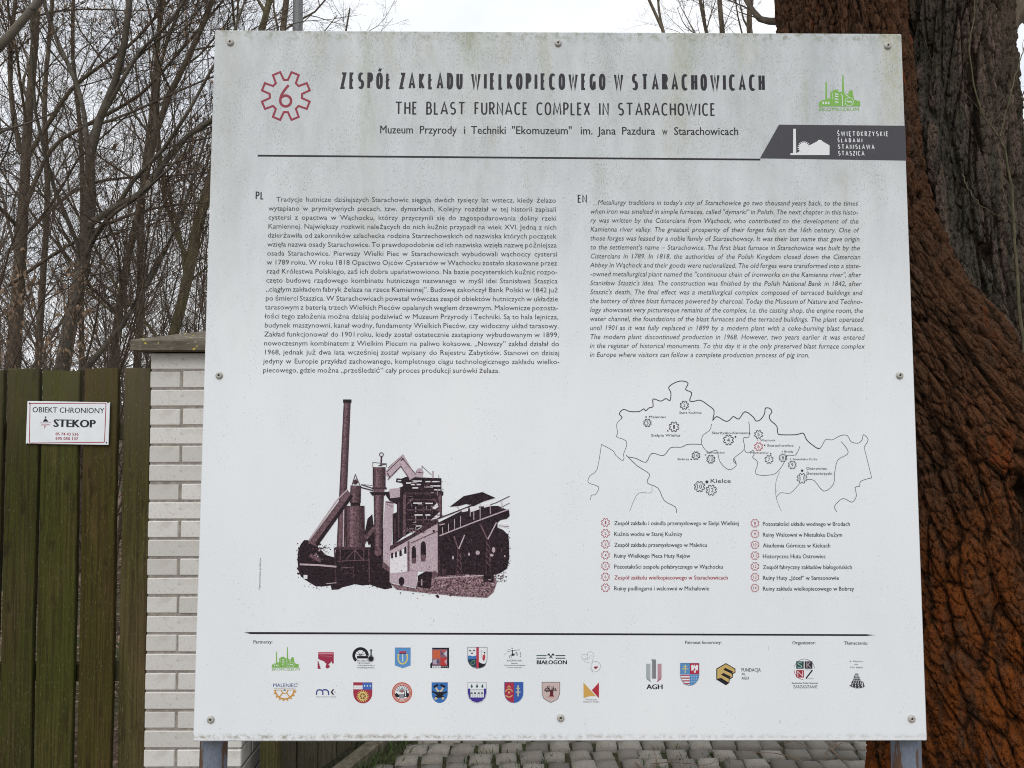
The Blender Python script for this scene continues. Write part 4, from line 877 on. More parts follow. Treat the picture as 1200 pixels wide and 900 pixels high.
def e3(k):
    NV = (.03, .06, .25); k.text('MALENIEC', 118, 428, 612, 46, NV, 0, 0).stroke([(130, 628), (418, 626)], 6, (.35, .3, .3))
    OR = (.52, .27, .06); k.stroke([(118, 652), (245, 652)], 8, OR).stroke([(300, 652), (432, 650)], 8, OR)
    k.ring(272, 645, 128, 20, OR, 0, 20, 4, 176).ring(272, 655, 42, 12, OR, 0, 12, 0, 180); k.ell(272, 652, 18, 8, BLK, 1)
    for a in (55, 125): k.stroke([(272 + 42 * math.cos(math.radians(a)), 655 + 42 * math.sin(math.radians(a))), (272 + 120 * math.cos(math.radians(a)), 645 + 120 * math.sin(math.radians(a)))], 14, OR, 0)
    for a in range(12, 175, 21): k.stroke([(272 + 130 * math.cos(math.radians(a)), 645 + 130 * math.sin(math.radians(a))), (272 + 158 * math.cos(math.radians(a)), 645 + 158 * math.sin(math.radians(a)))], 20, OR, 0)
emblem(e3, 310, 752, 11.53, 'orange half cogwheel emblem')
def e4(k):
    k.stroke([(704, 718), (704, 680), (715, 655), (745, 648), (775, 655), (788, 680), (788, 718)], 16, NAV).stroke([(788, 655), (800, 648), (840, 650), (862, 670), (868, 718)], 16, NAV)
    k.stroke([(932, 642), (905, 680), (932, 716)], 17, BLK).ell(952, 680, 7, 9, (.2, .2, .22)); k.text('Muzeum Narodowe w Kielcach', 696, 958, 750, 12, GREY, 0, .02)
emblem(e4, 310, 752, 11.53, 'dark blue arched letters emblem')
def e5(k):
    k.ring(260, 185, 92, 38, BLK, 0, 18, 130, 362).ring(260, 185, 20, 8, BLK, 1, 10, 180, 360)
    for a in (200, 235, 305, 340): k.stroke([(260, 185), (260 + 78 * math.cos(math.radians(a)), 185 + 78 * math.sin(math.radians(a)))], 5, BLK)
    k.box(212, 192, 365, 226, BLK).box(394, 108, 410, 205, BLK, 1).box(385, 104, 418, 118, BLK, 1); cog(k, 400, 228, 44, 28, 4, BLK, 2); k.ell(400, 228, 34, 34, BLK, 1, n=16)
    for s_, a, b, y in (('MUZEUM', 215, 362, 266), ('TECHNIKI', 215, 385, 297), ('I PRZEMYSŁU', 212, 440, 329), ('WARSZAWA', 212, 440, 360)): k.text(s_, a, b, y, 16, GREY, 0, .01)
emblem(e5, 400, 752, 11.53, 'black flywheel engine emblem')
def e6(k):
    k.poly([(724, 80), (936, 80), (936, 320), (830, 358), (724, 320)], BLU).stroke([(726, 82), (934, 82)], 6, NAV, 1); k.stroke([(768, 165), (768, 240), (790, 285), (828, 300), (866, 285), (890, 240), (890, 165)], 17, YEL, 1)
    k.box(820, 160, 838, 268, (.45, .6, .66), 2).box(785, 126, 875, 156, (.35, .06, .12), 2).stroke([(782, 160), (878, 160)], 6, BLK, 3); k.ell(775, 178, 12, 12, YEL, 2, n=8).ell(882, 178, 12, 12, YEL, 2, n=8)
emblem(e6, 400, 752, 11.53, 'blue shield with yellow horseshoe shape')
def e7(k):
    k.poly(shield(162, 418, 548, 832), (.32, .035, .06)); k.box(165, 590, 288, 642, WHT, 1).box(288, 552, 415, 645, (.05, .13, .42), 1).stroke([(165, 612), (288, 612)], 4, (.5, .3, .35), 2)
    for x in (315, 352, 392): k.ell(x, 596, 10, 10, WHT, 2, n=6)
    for a in range(0, 360, 20): k.stroke([(290, 735), (290 + 82 * math.cos(math.radians(a)), 735 + 82 * math.sin(math.radians(a)))], 9, YEL, 1)
    k.ell(290, 735, 60, 60, YEL, 2).ell(290, 735, 42, 42, (.2, .08, .06), 3)
    for a in range(30, 210, 60): k.stroke([(290 - 42 * math.cos(math.radians(a)), 735 - 42 * math.sin(math.radians(a))), (290 + 42 * math.cos(math.radians(a)), 735 + 42 * math.sin(math.radians(a)))], 8, YEL, 4)
    k.ell(290, 735, 14, 14, YEL, 5)
emblem(e7, 400, 752, 11.53, 'red shield with yellow cogwheel and blue corner')
def e8(k):
    O2 = (.48, .10, .06); k.ell(820, 688, 138, 142, O2).ell(820, 688, 108, 112, WHT, 1).ring(820, 688, 122, 3, WHT, 1, 24).ring(820, 688, 100, 10, O2, 2, 24)
    for a in range(200, 345, 20): k.stroke([(820, 680), (820 + 100 * math.cos(math.radians(a)), 680 + 100 * math.sin(math.radians(a)))], 6, BLK, 2)
    k.poly([(722, 705), (750, 690), (770, 712), (850, 706), (858, 665), (880, 650), (890, 690), (920, 700), (905, 745), (740, 748)], BLK, 3).box(785, 705, 850, 762, (.25, .25, .27), 4).ell(820, 672, 14, 14, O2, 4, n=10).box(862, 655, 874, 735, WHT, 5)
    for a in (60, 90, 120): k.stroke([(820, 750), (820 + 105 * math.cos(math.radians(a)), 690 + 105 * math.sin(math.radians(a)))], 5, O2, 3)
emblem(e8, 400, 752, 11.53, 'round orange wheel emblem')
def e9(k):
    k.poly([(190, 80), (418, 80), (418, 355), (165, 355), (163, 300), (180, 280), (190, 270)], BLK).box(192, 100, 394, 322, (.20, .11, .16), 1).box(196, 115, 300, 228, (.50, .11, .05), 2).box(302, 212, 388, 322, (.42, .045, .04), 2)
    k.poly([(305, 110), (390, 110), (345, 150)], (.42, .10, .09), 3).poly([(390, 115), (390, 205), (345, 160)], (.5, .5, .58), 3).poly([(305, 118), (335, 158), (308, 185)], (.08, .07, .16), 3)
    k.ell(232, 272, 34, 34, (.38, .33, .42), 3).ell(262, 268, 14, 18, (.05, .05, .12), 4).poly([(350, 262), (388, 235), (388, 318)], (.5, .3, .35), 3).box(190, 325, 306, 350, WHT, 2)
    for i in range(9): k.box(205 + i * 23, 332, 213 + i * 23, 344, BLK if i < 4 else WHT, 3)
emblem(e9, 490, 752, 11.53, 'square red and black chequered emblem')
def e10(k):
    s_ = shield(670, 932, 72, 358); k.poly(s_, WHT); k.stroke(s_, 5, (.1, .1, .12), 5, True)
    for x, y in ((702, 120), (755, 118), (728, 155)): k.ell(x, y, 17, 11, (.12, .11, .1), 1, n=8)
    k.poly([(674, 188), (700, 184), (730, 196), (786, 186), (786, 235), (674, 240)], (.05, .17, .42), 1).poly([(674, 238), (786, 232), (786, 352), (740, 338), (700, 310), (676, 270)], (.02, .05, .08), 1)
    k.stroke([(710, 290), (735, 260), (760, 250), (768, 285), (745, 310), (715, 300)], 7, (.15, .28, .16), 2, True); k.poly([(786, 76), (820, 76), (820, 352), (786, 354)], (.42, .04, .07), 2)
    k.poly([(820, 270), (850, 290), (890, 300), (920, 285), (905, 325), (870, 348), (820, 354)], BLK, 1).poly([(872, 185), (898, 165), (908, 190), (902, 240), (885, 262), (868, 235)], (.42, .05, .07), 2).ell(898, 146, 11, 12, BLK, 2, n=8)
    k.stroke([(832, 122), (885, 122)], 5, (.4, .42, .4), 1).stroke([(856, 122), (852, 215)], 6, (.4, .42, .4), 1)
    k.ell(878, 280, 10, 14, WHT, 2, n=8).ell(905, 275, 8, 12, WHT, 2, n=8)
emblem(e10, 490, 752, 11.53, 'white blue and red shield with a standing figure')
def e11(k):
    k.poly(shield(182, 400, 548, 828), (.04, .15, .40)); CR = (.55, .47, .32)
    k.stroke([(210, 612), (270, 580)], 27, BLK, 1).stroke([(302, 580), (365, 612)], 27, BLK, 1).stroke([(240, 620), (262, 660), (285, 668)], 22, CR, 1).stroke([(338, 620), (318, 658), (295, 668)], 22, CR, 1)
    k.poly([(190, 662), (240, 680), (340, 680), (392, 668), (392, 685), (345, 705), (330, 725), (355, 745), (352, 756), (225, 756), (220, 745), (255, 725), (240, 705), (190, 682)], BLK, 2).ell(240, 766, 22, 16, CR, 2, n=8).ell(336, 764, 20, 16, CR, 2, n=8)
emblem(e11, 490, 752, 11.53, 'blue shield with crossed hammers over an anvil')
def e12(k):
    s_ = shield(670, 922, 545, 825); k.poly(s_, WHT).stroke(s_, 4, (.3, .3, .3), 4, True); PR = (.05, .03, .24)
    k.poly([(672, 632), (705, 632), (705, 752), (888, 752), (888, 632), (920, 632), (920, 690), (900, 760), (860, 800), (796, 822), (732, 800), (692, 760), (672, 690)], PR, 1)
    for x, h_ in ((724, 46), (796, 54), (868, 46)): k.poly([(x, 615 - h_), (x + 17, 612), (x, 622), (x - 17, 612)], (.03, .08, .07), 1)
    k.stroke([(708, 645), (885, 645)], 3, GREY, 1).stroke([(708, 665), (885, 665)], 3, GREY, 1)
    for x in (722, 768, 818, 862): k.box(x - 14, 684, x + 14, 702, BLK, 1).stroke([(x - 12, 702), (x - 12, 748)], 4, GREY, 1).stroke([(x + 10, 702), (x + 10, 748)], 3, GREY, 1)
emblem(e12, 490, 752, 11.53, 'white and purple shield with three fir trees')
def e13(k):
    k.stroke([(170, 135), (215, 122), (340, 108)], 5, BLK).stroke([(175, 108), (200, 105)], 4, GREY).stroke([(240, 110), (236, 150), (245, 190)], 11, BLK).ell(232, 88, 7, 9, BLK, n=8)
    k.poly([(225, 160), (270, 162), (262, 185), (238, 192), (222, 178)], BLK).stroke([(225, 180), (200, 190), (198, 222)], 6, BLK).stroke([(222, 190), (222, 218)], 4, BLK).stroke([(270, 158), (290, 140), (308, 165), (300, 190)], 5, GREY).stroke([(290, 150), (285, 190)], 4, BLK).stroke([(340, 135), (352, 180), (340, 212)], 5, GREY).stroke([(120, 185), (140, 160), (165, 150)], 2, GREY)
    k.text('KRZEMIONKI', 162, 362, 265, 22, (.12, .12, .13)); k.text('Muzeum', 218, 306, 299, 14, BLK, 0, .02); k.text('Historyczno-Archeologiczne', 122, 402, 325, 14, BLK, 0, .02); k.text('w Ostrowcu Świętokrzyskim', 165, 358, 355, 14, GREY)
emblem(e13, 580, 752, 11.54, 'black line drawing of a rider with small lettering')
def e14(k):
    for y in (187, 222): k.stroke([(562, y), (698 - (y - 187) * .1, y)], 11, (.03, .08, .06) if y < 200 else BLK).stroke([(820, y), (952, y)], 11, BLK)
    k.stroke([(735, 222), (785, 170)], 11, BLK).stroke([(778, 222), (728, 172)], 11, BLK).stroke([(712, 185), (722, 168), (742, 165)], 14, BLK).stroke([(770, 165), (792, 170), (800, 185)], 14, BLK); k.text('BIAŁOGON', 565, 958, 303, 50, BLK, 0, .07)
emblem(e14, 580, 752, 11.54, 'black crossed hammers over bold lettering')
def e15(k):
    s_ = shield(128, 382, 545, 825); k.poly(s_, (.34, .03, .06)); m_ = 256; k.poly([(m_, 545), (382, 545), (382, 690)] + [(m_ + 126 * math.cos(math.radians(a)), 690 + 133 * math.sin(math.radians(a))) for a in range(15, 91, 15)], (.04, .10, .36), 1).stroke(s_, 5, BLU, 3, True)
    YG = (.55, .32, .16); k.ring(190, 685, 46, 15, YG, 2, 16, 190, 350).ring(190, 695, 52, 15, YG, 2, 14, 30, 150).ell(190, 685, 16, 18, YG, 2, n=10).poly([(165, 625), (175, 600), (190, 588), (205, 600), (215, 625), (190, 612)], YG, 2)
    k.stroke([(313, 588), (313, 738)], 18, (.45, .44, .34), 2).stroke([(290, 630), (338, 630)], 14, (.45, .44, .34), 3).stroke([(280, 680), (346, 680)], 14, (.45, .44, .34), 3)
emblem(e15, 580, 752, 11.54, 'shield halved red and blue with a double cross')
def e16(k):
    s_ = [(636, 545), (878, 545), (876, 700), (850, 770), (800, 800), (757, 820), (712, 800), (660, 765), (638, 700)]; k.poly(s_, (.50, .40, .39)).stroke(s_, 6, (.12, .10, .10), 3, True)
    k.poly([(735, 745), (745, 690), (738, 660), (765, 650), (790, 672), (788, 715), (800, 745)], (.12, .02, .03), 1); k.ell(756, 745, 55, 8, (.4, .2, .2), 1, n=10)
    for q in range(26):
        a = math.radians(random.uniform(175, 365)); r_ = random.uniform(55, 92); x, y = 757 + r_ * math.cos(a), 672 + r_ * .95 * math.sin(a) + 6; k.stroke([(757 + 12 * math.cos(a), 665), (757 + .6 * (x - 757) + random.uniform(-8, 8), 672 + .6 * (y - 672)), (x, y)], 3.5, (.06, .03, .03), 2); k.ell(x, y, 8, 7, (.08, .05, .05), 2, n=6)
emblem(e16, 580, 752, 11.54, 'pale pink shield with a spreading tree')
def e17(k):
    G = (.25, .24, .27)
    k.stroke(smooth([(330, 290), (250, 275), (205, 235), (190, 195), (215, 170), (262, 178), (275, 190), (270, 160), (305, 132), (345, 150), (355, 190), (342, 240), (335, 290)]), 3, G).stroke(smooth([(215, 225), (240, 245), (250, 220), (275, 245), (270, 205), (300, 225), (305, 190), (335, 195)]), 3, (.35, .3, .34))
    k.stroke(smooth([(330, 295), (345, 275), (400, 268), (440, 300), (440, 360), (410, 395), (345, 408), (315, 370), (300, 350)]), 4, G).stroke([(330, 300), (320, 345), (345, 400)], 3, G).poly([(355, 350), (372, 330), (388, 338), (405, 325), (410, 345), (385, 370)], (.25, .02, .05), 1)
emblem(e17, 665, 752, 11.54, 'thin outline hearts emblem with a dark red core')
def e18(k):
    k.poly([(216, 550), (385, 735), (315, 735), (262, 745), (218, 762)], (.55, .33, .09)).poly([(330, 655), (425, 550), (425, 762), (415, 752)], (.38, .03, .05), 1); k.text('Muzeum', 245, 390, 792, 22, (.2, .2, .22)); k.text('Historii Kielc', 212, 420, 822, 22, (.2, .2, .22))
emblem(e18, 665, 752, 11.54, 'orange and red letter M of triangles')
def e19(k):
    for x0, x1, c_, yt, yb in ((58, 98, (.25, .30, .31), 102, 262), (164, 202, (.38, .12, .18), 102, 262)):
        n_ = 4
        for i in range(n_): x = x0 + (x1 - x0) * (i + .5) / n_; d = (i if x0 < 100 else n_ - 1 - i) * 7; k.stroke([(x, yt), (x, yb - 26 + d), (x + (8 if x0 < 100 else -8), yb - 10 + d)], 7, c_)
    for i in range(4): x = 115 + i * 10.5; k.stroke([(x - 6, 60), (x, 72 + i * 4), (x, 242)], 6.5, (.09, .09, .10))
    k.text('AGH', 60, 204, 340, 42, BLK, 0, .07)
emblem(e19, 750, 765, 8, 'grey and red striped pillars over three bold letters')
def e20(k):
    s_ = shield(377, 553, 96, 305); k.poly(s_, (.09, .24, .48)); k.poly([(467, 96), (553, 96), (553, 200), (467, 200)], (.38, .03, .06), 1); YC = (.58, .50, .2)
    k.stroke([(423, 110), (423, 190)], 8, YC, 1).stroke([(404, 128), (442, 128)], 8, YC, 2).stroke([(394, 150), (452, 150)], 8, YC, 2)
    k.poly([(478, 118), (495, 110), (505, 128), (510, 105), (516, 128), (528, 110), (545, 118), (542, 165), (525, 160), (520, 185), (510, 190), (502, 160), (482, 168)], WHT, 2); k.ell(510, 155, 8, 12, (.38, .03, .06), 3, n=8)
    k.poly([(378, 202), (465, 202), (465, 302), (430, 292), (395, 262), (380, 230)], WHT, 2)
    for y in (210, 236, 262, 288): k.stroke([(380 + max(0, y - 225) * .45, y), (465, y)], 11, (.36, .05, .08), 3)
    k.box(470, 204, 550, 208, (.2, .4, .6), 2)
    for x in (485, 507, 528):
        for y in (220, 245, 270): k.ell(x, y, 6, 6, (.4, .52, .62), 2, n=6)
    k.stroke(s_, 3, (.15, .2, .32), 4, True)
emblem(e20, 750, 765, 8, 'quartered shield with cross, eagle, stripes and dots')
def e21(k):
    GD = (.50, .36, .13); k.poly([(715, 148), (805, 96), (895, 148), (895, 185), (870, 200), (870, 232), (840, 250), (838, 282), (805, 304), (715, 250)], BLK); k.poly([(724, 152), (805, 106), (886, 150), (800, 138), (780, 158), (860, 196), (852, 204), (785, 186), (758, 205), (836, 246), (830, 254), (760, 234), (738, 240), (724, 245)], GD, 1)
    k.poly([(800, 138), (886, 152), (888, 180), (862, 192)], GD, 1).poly([(785, 186), (862, 202), (864, 226), (836, 240)], GD, 1).poly([(760, 234), (832, 254), (830, 278)], GD, 1)
    k.poly([(800, 140), (872, 176), (862, 190), (782, 158)], BLK, 2).poly([(782, 188), (850, 222), (838, 240), (760, 206)], BLK, 2).poly([(745, 236), (818, 280), (805, 298), (722, 250)], BLK, 2)
    for s_, b, y, c_ in (('FUNDACJA', 1128, 175, 30), ('dla', 985, 205, 16), ('AGH', 1018, 250, 26)): k.text(s_, 952, b, y, c_, BLK, 0, .01)
emblem(e21, 750, 765, 8, 'gold and black folded hexagon with small lettering')
def e22(k):
    k.ring(300, 210, 130, 5, (.1, .1, .12), 0, 30, 195, 355).ring(300, 210, 132, 6, (.35, .06, .1), 0, 12, 95, 175); k.box(197, 108, 292, 202, (.03, .06, .06), 1).box(305, 108, 403, 202, (.03, .03, .035), 1).box(197, 220, 295, 315, (.30, .03, .05), 1)
    k.text('S', 212, 272, 192, 68, (.25, .42, .38), 2, 0, res=4); k.text('K', 328, 388, 190, 68, (.42, .34, .37), 2, 0); k.text('N', 212, 282, 306, 72, (.6, .5, .52), 2, 0)
    k.stroke([(310, 216), (405, 220)], 3, GREY, 1).stroke([(402, 222), (322, 325)], 16, BLK, 1).stroke([(318, 330), (422, 330)], 3, GREY, 1); k.text('Studenckie Koło Naukowe', 140, 468, 396, 20, BLK, 0, .02); k.text('ZARZĄDZANIE', 158, 456, 452, 36, (.06, .06, .07))
emblem(e22, 915, 765, 10.91, 'round emblem of four squares with letters')
def e23(k):
    for s_, a, b, y in (('A. Machura', 878, 1046, 118), ('oraz', 940, 985, 155), ('P.N. Babel', 890, 1040, 196)): k.text(s_, a, b, y, 19, (.1, .1, .11), 0, .01)
    k.poly([(940, 290), (955, 264), (985, 264), (1002, 300), (1025, 360), (1055, 372), (1072, 430), (1045, 450), (960, 455), (895, 430), (872, 418), (900, 410), (905, 370), (925, 345)], (.04, .04, .045))
    for q in range(34): x, y = random.uniform(905, 1055), random.uniform(285, 440); 
    for y in range(280, 440, 22):
        hw = 22 + (y - 280) * .42
        for i in range(4): x = 970 - hw + (i + .5) * hw / 2 + (y % 3) * 3; k.poly([(x - 7, y), (x + 6, y - 4), (x + 8, y + 10), (x - 6, y + 12)], (.52, .55, .57), 1)
    k.box(1035, 380, 1050, 430, (.55, .57, .6), 1)
emblem(e23, 915, 765, 10.91, 'small black tower drawing under two names')
bpy.data.objects.remove(NOB)

# ------------------------------------------------------------------ trees: generator
def norm(v): return v / (np.linalg.norm(v, axis=-1, keepdims=True) + 1e-9)
def grow(P, R, L, m, K, lr, ang, tmin, up, wob, rr, r=rng, rmin=.0012):
    N, Kp = P.shape[:2]; idx = np.repeat(np.arange(N), m); t = r.uniform(tmin, .98, len(idx)); f = t * (Kp - 1); i0 = np.floor(f).astype(int); fr_ = (f - i0)[:, None]
    pos = P[idx, i0] * (1 - fr_) + P[idx, i0 + 1] * fr_; tg = norm(P[idx, i0 + 1] - P[idx, i0]); rad = R[idx, i0] * (1 - fr_[:, 0]) + R[idx, i0 + 1] * fr_[:, 0]
    q = r.normal(size=pos.shape); q = norm(q - (q * tg).sum(1, keepdims=True) * tg); a = np.radians(r.uniform(*ang, len(idx)))[:, None]
    d = tg * np.cos(a) + q * np.sin(a); d[:, 2] += up; d = norm(d); ln = L[idx] * lr * (1.15 - .6 * t) * r.uniform(.55, 1.3, len(idx))
    out_ = [pos]; p = pos
    for s_ in range(K - 1):
        d = norm(d + r.normal(size=d.shape) * wob + np.array([0, 0, up * .35])); p = p + d * (ln / (K - 1))[:, None]; out_.append(p)
    r0 = np.maximum(rad * rr * r.uniform(.7, 1.1, len(idx)), rmin); tp = np.linspace(1, .32, K)[None, :]
    return np.stack(out_, 1), np.maximum(r0[:, None] * tp, rmin * .6), ln
def resample(pts, rad, K):
    P = np.array([tuple(p) for p in pts]); d = np.r_[0, np.cumsum(np.linalg.norm(np.diff(P, axis=0), axis=1))]; s_ = np.linspace(0, d[-1], K)
    S_ = np.array(smooth3(P)); dd = np.r_[0, np.cumsum(np.linalg.norm(np.diff(S_, axis=0), axis=1))]; s2 = np.linspace(0, dd[-1], K)
    return np.stack([np.interp(s2, dd, S_[:, i]) for i in range(3)], 1), np.interp(np.linspace(0, 1, K), np.linspace(0, 1, len(rad)), rad), dd[-1]
def smooth3(P, n=5):
    r_ = []
    for i in range(len(P) - 1):
        a, b, c_, d_ = P[max(i - 1, 0)], P[i], P[i + 1], P[min(i + 2, len(P) - 1)]
        for q in range(n): t = q / n; r_.append(.5 * ((2 * b) + (-a + c_) * t + (2 * a - 5 * b + 4 * c_ - d_) * t * t + (-a + 3 * b - 3 * c_ + d_) * t ** 3))
    r_.append(P[-1]); return r_
def merge(parts):
    V, Q, b = [], [], 0
    for v, q in parts: V.append(v); Q.append(q + b); b += len(v)
    return np.concatenate(V), np.concatenate(Q)
LEAFPTS = []
def make_tree(name, base, stems, mat, label, group=None, lv=(9, 7, 5), twmat=None, seed=0, sides=9, ang=(25, 60), up=.12, tmin=.3, lrat=.42, leafy=0, nl=4):
    """stems: list of (points, radii) in world space, the first one is the trunk"""
    r = np.random.default_rng(seed); root = empty(name, tuple(base)); tag(root, label, 'tree', group); off = np.array(base)
    big, small = [], []
    for (pts, rad) in stems:
        P, R, L = resample(pts, rad, 18); R = R * (1 + .05 * r.normal(size=R.shape)); P1, R1 = P[None], R[None]; big.append(tubes(P1, R1, sides))
        P2, R2, L2 = grow(P1, R1, np.array([min(L, 7.)]), lv[0], 8, lrat, ang, tmin, up, .10, .42, r, .006); big.append(tubes(P2, R2, 5))
        P3, R3, L3 = grow(P2, R2, L2, lv[1], 6, .55, (25, 65), .15, up * .7, .13, .55, r, .003); small.append(tubes(P3, R3, 4))
        P4, R4, L4 = grow(P3, R3, L3, lv[2], 5, .55, (25, 70), .1, up * .4, .16, .6, r, .0018); small.append(tubes(P4, R4, 3))
        if nl: P5, R5, L5 = grow(P4, R4, L4, nl, 4, .6, (25, 70), .1, up * .3, .2, .7, r, .0013); small.append(tubes(P5, R5, 3)); LEAFPTS.append((P4[r.random(len(P4)) < leafy], seed)) if leafy else None
    V, Q = merge(big); link('trunk', np_mesh('trunk', V - off, Q), mat, root, True)
    V, Q = merge(small); link('crown', np_mesh('crown', V - off, Q), twmat or M['twig'], root, True)
    return root
def stem(uvs, Y, rpx, yd=0.0):
    """a stem traced against the photograph at depth Y, taken down to the ground and given true radii"""
    n_ = len(uvs); P = [at(u, v, Y + yd * i / max(1, n_ - 1)) for i, (u, v) in enumerate(uvs)]
    rad = [r_ * Y / F_PX for r_ in np.interp(np.linspace(0, 1, n_), np.linspace(0, 1, len(rpx)), rpx)]
    if P[0].z > .3 and uvs[0][1] > 400:
        d = (P[0] - P[1]); k_ = min(.6, abs(d.x / max(.01, abs(d.z)))) * (1 if d.x > 0 else -1)
        P.insert(0, Vector((P[0].x + k_ * P[0].z * .4, P[0].y, -.1))); rad.insert(0, rad[0] * 1.15)
    return P, rad
def tree_uv(label, Y, mat, stems_, **kw):
    st = [stem(*((q[0], Y + (q[2] if len(q) > 2 else 0), q[1]) + ((q[3],) if len(q) > 3 else ()))) for q in stems_]
    b = st[0][0][0]; return make_tree('bare_tree', (b.x, b.y, 0), st, mat, label, 'bare trees behind the plank fence', **kw)
tree_uv('dark bare tree with many dead leaves at the left edge of the photo', 7.5, M['limb'], [([(15, 440), (22, 330), (28, 230), (33, 140), (40, 60), (46, -40), (60, -150)], (9, 8, 6, 4.5, 4, 3)),
    ([(24, 255), (60, 175), (105, 145), (165, 110), (215, 55), (262, 0)], (2.6, 2.2, 1.7, 1.2), -.2), ([(10, 335), (60, 300), (128, 262), (190, 242), (262, 236)], (2.2, 1.9, 1.5, 1.1), -.3), ([(24, 280), (90, 222), (150, 208), (205, 206), (262, 200)], (2.0, 1.7, 1.3, 1), .2), ([(28, 190), (60, 140), (88, 100), (140, 62), (165, 40), (215, -20)], (2.8, 2.3, 1.7, 1.2)), ([(24, 180), (14, 120), (12, 60), (22, -30)], (3, 2.5, 2))], seed=1, leafy=.5, lv=(9, 7, 5))
tree_uv('pale thick leaning stem crossing the top left corner of the photo', 5.2, M['birch'], [([(-120, 440), (-90, 260), (-50, 120), (-8, 62), (22, 32), (50, -6), (95, -90)], (9, 8, 6, 5, 4))], seed=2, lv=(5, 6, 5), lrat=.22)
tree_uv('pale barked birch forking in two above the fence, nearest the security plate', 6.6, M['birch'], [([(72, 440), (88, 355), (101, 285), (107, 215), (105, 165), (122, 130), (137, 90), (146, 50), (152, 0), (160, -90)], (11, 9.5, 8.5, 6.5, 4.6, 3.6, 2.8)),
    ([(103, 180), (97, 125), (84, 85), (66, 45), (52, 5), (35, -60)], (3, 2.6, 2.2, 1.6)), ([(106, 262), (140, 240), (170, 223), (190, 194), (222, 158), (250, 140), (300, 100)], (4, 3.5, 3, 2.4), -.1), ([(104, 165), (140, 100), (165, 60), (195, 30), (230, -20)], (2.6, 2.1, 1.7))], seed=3, leafy=.35, lv=(8, 7, 5))
tree_uv('slender brown tree rising to the right between the birch and the pillar', 7.2, M['limb'], [([(131, 440), (137, 385), (145, 325), (158, 270), (171, 205), (181, 160), (194, 122), (215, 78), (236, 35), (256, -20), (285, -110)], (5, 4.6, 4.2, 3.6, 2.8, 2.2)), ([(181, 160), (184, 110), (192, 60), (210, 10), (220, -50)], (2.4, 2, 1.6))], seed=4, lv=(10, 7, 5))
tree_uv('olive barked twin stemmed tree leaning right just above the pillar cap', 8.0, M['olive'], [([(196, 430), (206, 385), (220, 325), (232, 262), (247, 210), (265, 150), (300, 60), (330, -60)], (6.6, 6.2, 5.6, 4.6, 3.5)), ([(196, 420), (213, 350), (226, 290), (236, 250), (258, 215), (300, 160), (350, 70)], (4, 3.6, 3, 2.2), .1)], seed=5, lv=(9, 7, 5))
tree_uv('thin straight grey stem just left of the pillar', 9.5, M['limb'], [([(160, 440), (165, 360), (164, 290), (168, 210), (178, 130), (186, 40), (200, -60)], (4.4, 4, 3, 2))], seed=6, lv=(10, 7, 5))
tree_uv('thin dark stem standing left of the birch trunk', 8.8, M['limb'], [([(44, 440), (50, 330), (56, 230), (52, 120), (60, 20), (66, -80)], (4, 3.4, 2.6, 2))], seed=7, lv=(9, 7, 5), leafy=.3)
tree_uv('slim stem standing directly behind the birch', 8.2, M['limb'], [([(96, 440), (95, 340), (97, 240), (94, 150), (85, 60), (88, -60)], (3.4, 3, 2.4, 1.8))], seed=8, lv=(8, 6, 5))
tree_uv('bare tree mostly hidden behind the upper left of the board', 10.5, M['limb'], [([(300, 440), (300, 330), (310, 220), (322, 120), (332, 30), (345, -80)], (6, 5, 4, 3))], seed=9, lv=(8, 6, 4), nl=3)
tree_uv('bare shrubby tree whose fine top shows above the board near the pole', 13, M['limb'], [([(372, 500), (376, 380), (384, 260), (392, 150), (400, 70), (410, 10)], (5, 4, 2.6, 1.6, 1))], seed=10, lv=(8, 5, 4), nl=3, lrat=.25)
tree_uv('bare tree above the board left of the big trunk, with crossing twigs', 11, M['limb'], [([(900, 500), (880, 300), (858, 150), (849, 60), (843, 0), (836, -110)], (7, 5, 3.4, 3.0, 2.4)), ([(856, 140), (836, 70), (822, 10), (812, -60)], (2.6, 2, 1.6)), ([(862, 150), (880, 70), (878, 20), (888, -70)], (4.5, 3.6, 2.4))], seed=11, lv=(10, 6, 5), nl=3)
tree_uv('lone bare stem above the board right of the open sky', 10, M['limb'], [([(835, 500), (812, 300), (795, 130), (780, 45), (764, 12), (750, -40)], (4, 3.4, 2.4, 2.0, 1.5)), ([(779, 42), (772, 10), (770, -40)], (1.5, 1.2))], seed=12, lv=(3, 4, 3), nl=2, lrat=.2)
tree_uv('bare tree whose twigs show right of the big trunk', 8, M['limb'], [([(1250, 440), (1245, 300), (1232, 180), (1225, 80), (1205, -20), (1190, -110)], (7, 6, 5, 4, 3))], seed=13, lv=(12, 7, 5), nl=3)
tree_uv('bare tree hidden behind the middle of the board', 15, M['limb'], [([(560, 480), (556, 380), (548, 290), (540, 200), (530, 120)], (6, 5, 3.4, 2))], seed=14, lv=(8, 6, 4), nl=2, lrat=.25)
tree_uv('short bare tree hidden behind the right half of the board', 16, M['limb'], [([(720, 480), (716, 380), (722, 290), (730, 190), (736, 120)], (6, 5, 3.4, 2))], seed=15, lv=(8, 6, 4), nl=2, lrat=.25)
tree_uv('bare tree at the far left, outside the fence corner', 7, M['limb'], [([(-160, 440), (-150, 300), (-140, 160), (-120, 40), (-100, -80)], (8, 7, 5, 4))], seed=16, lv=(12, 7, 5), nl=3)

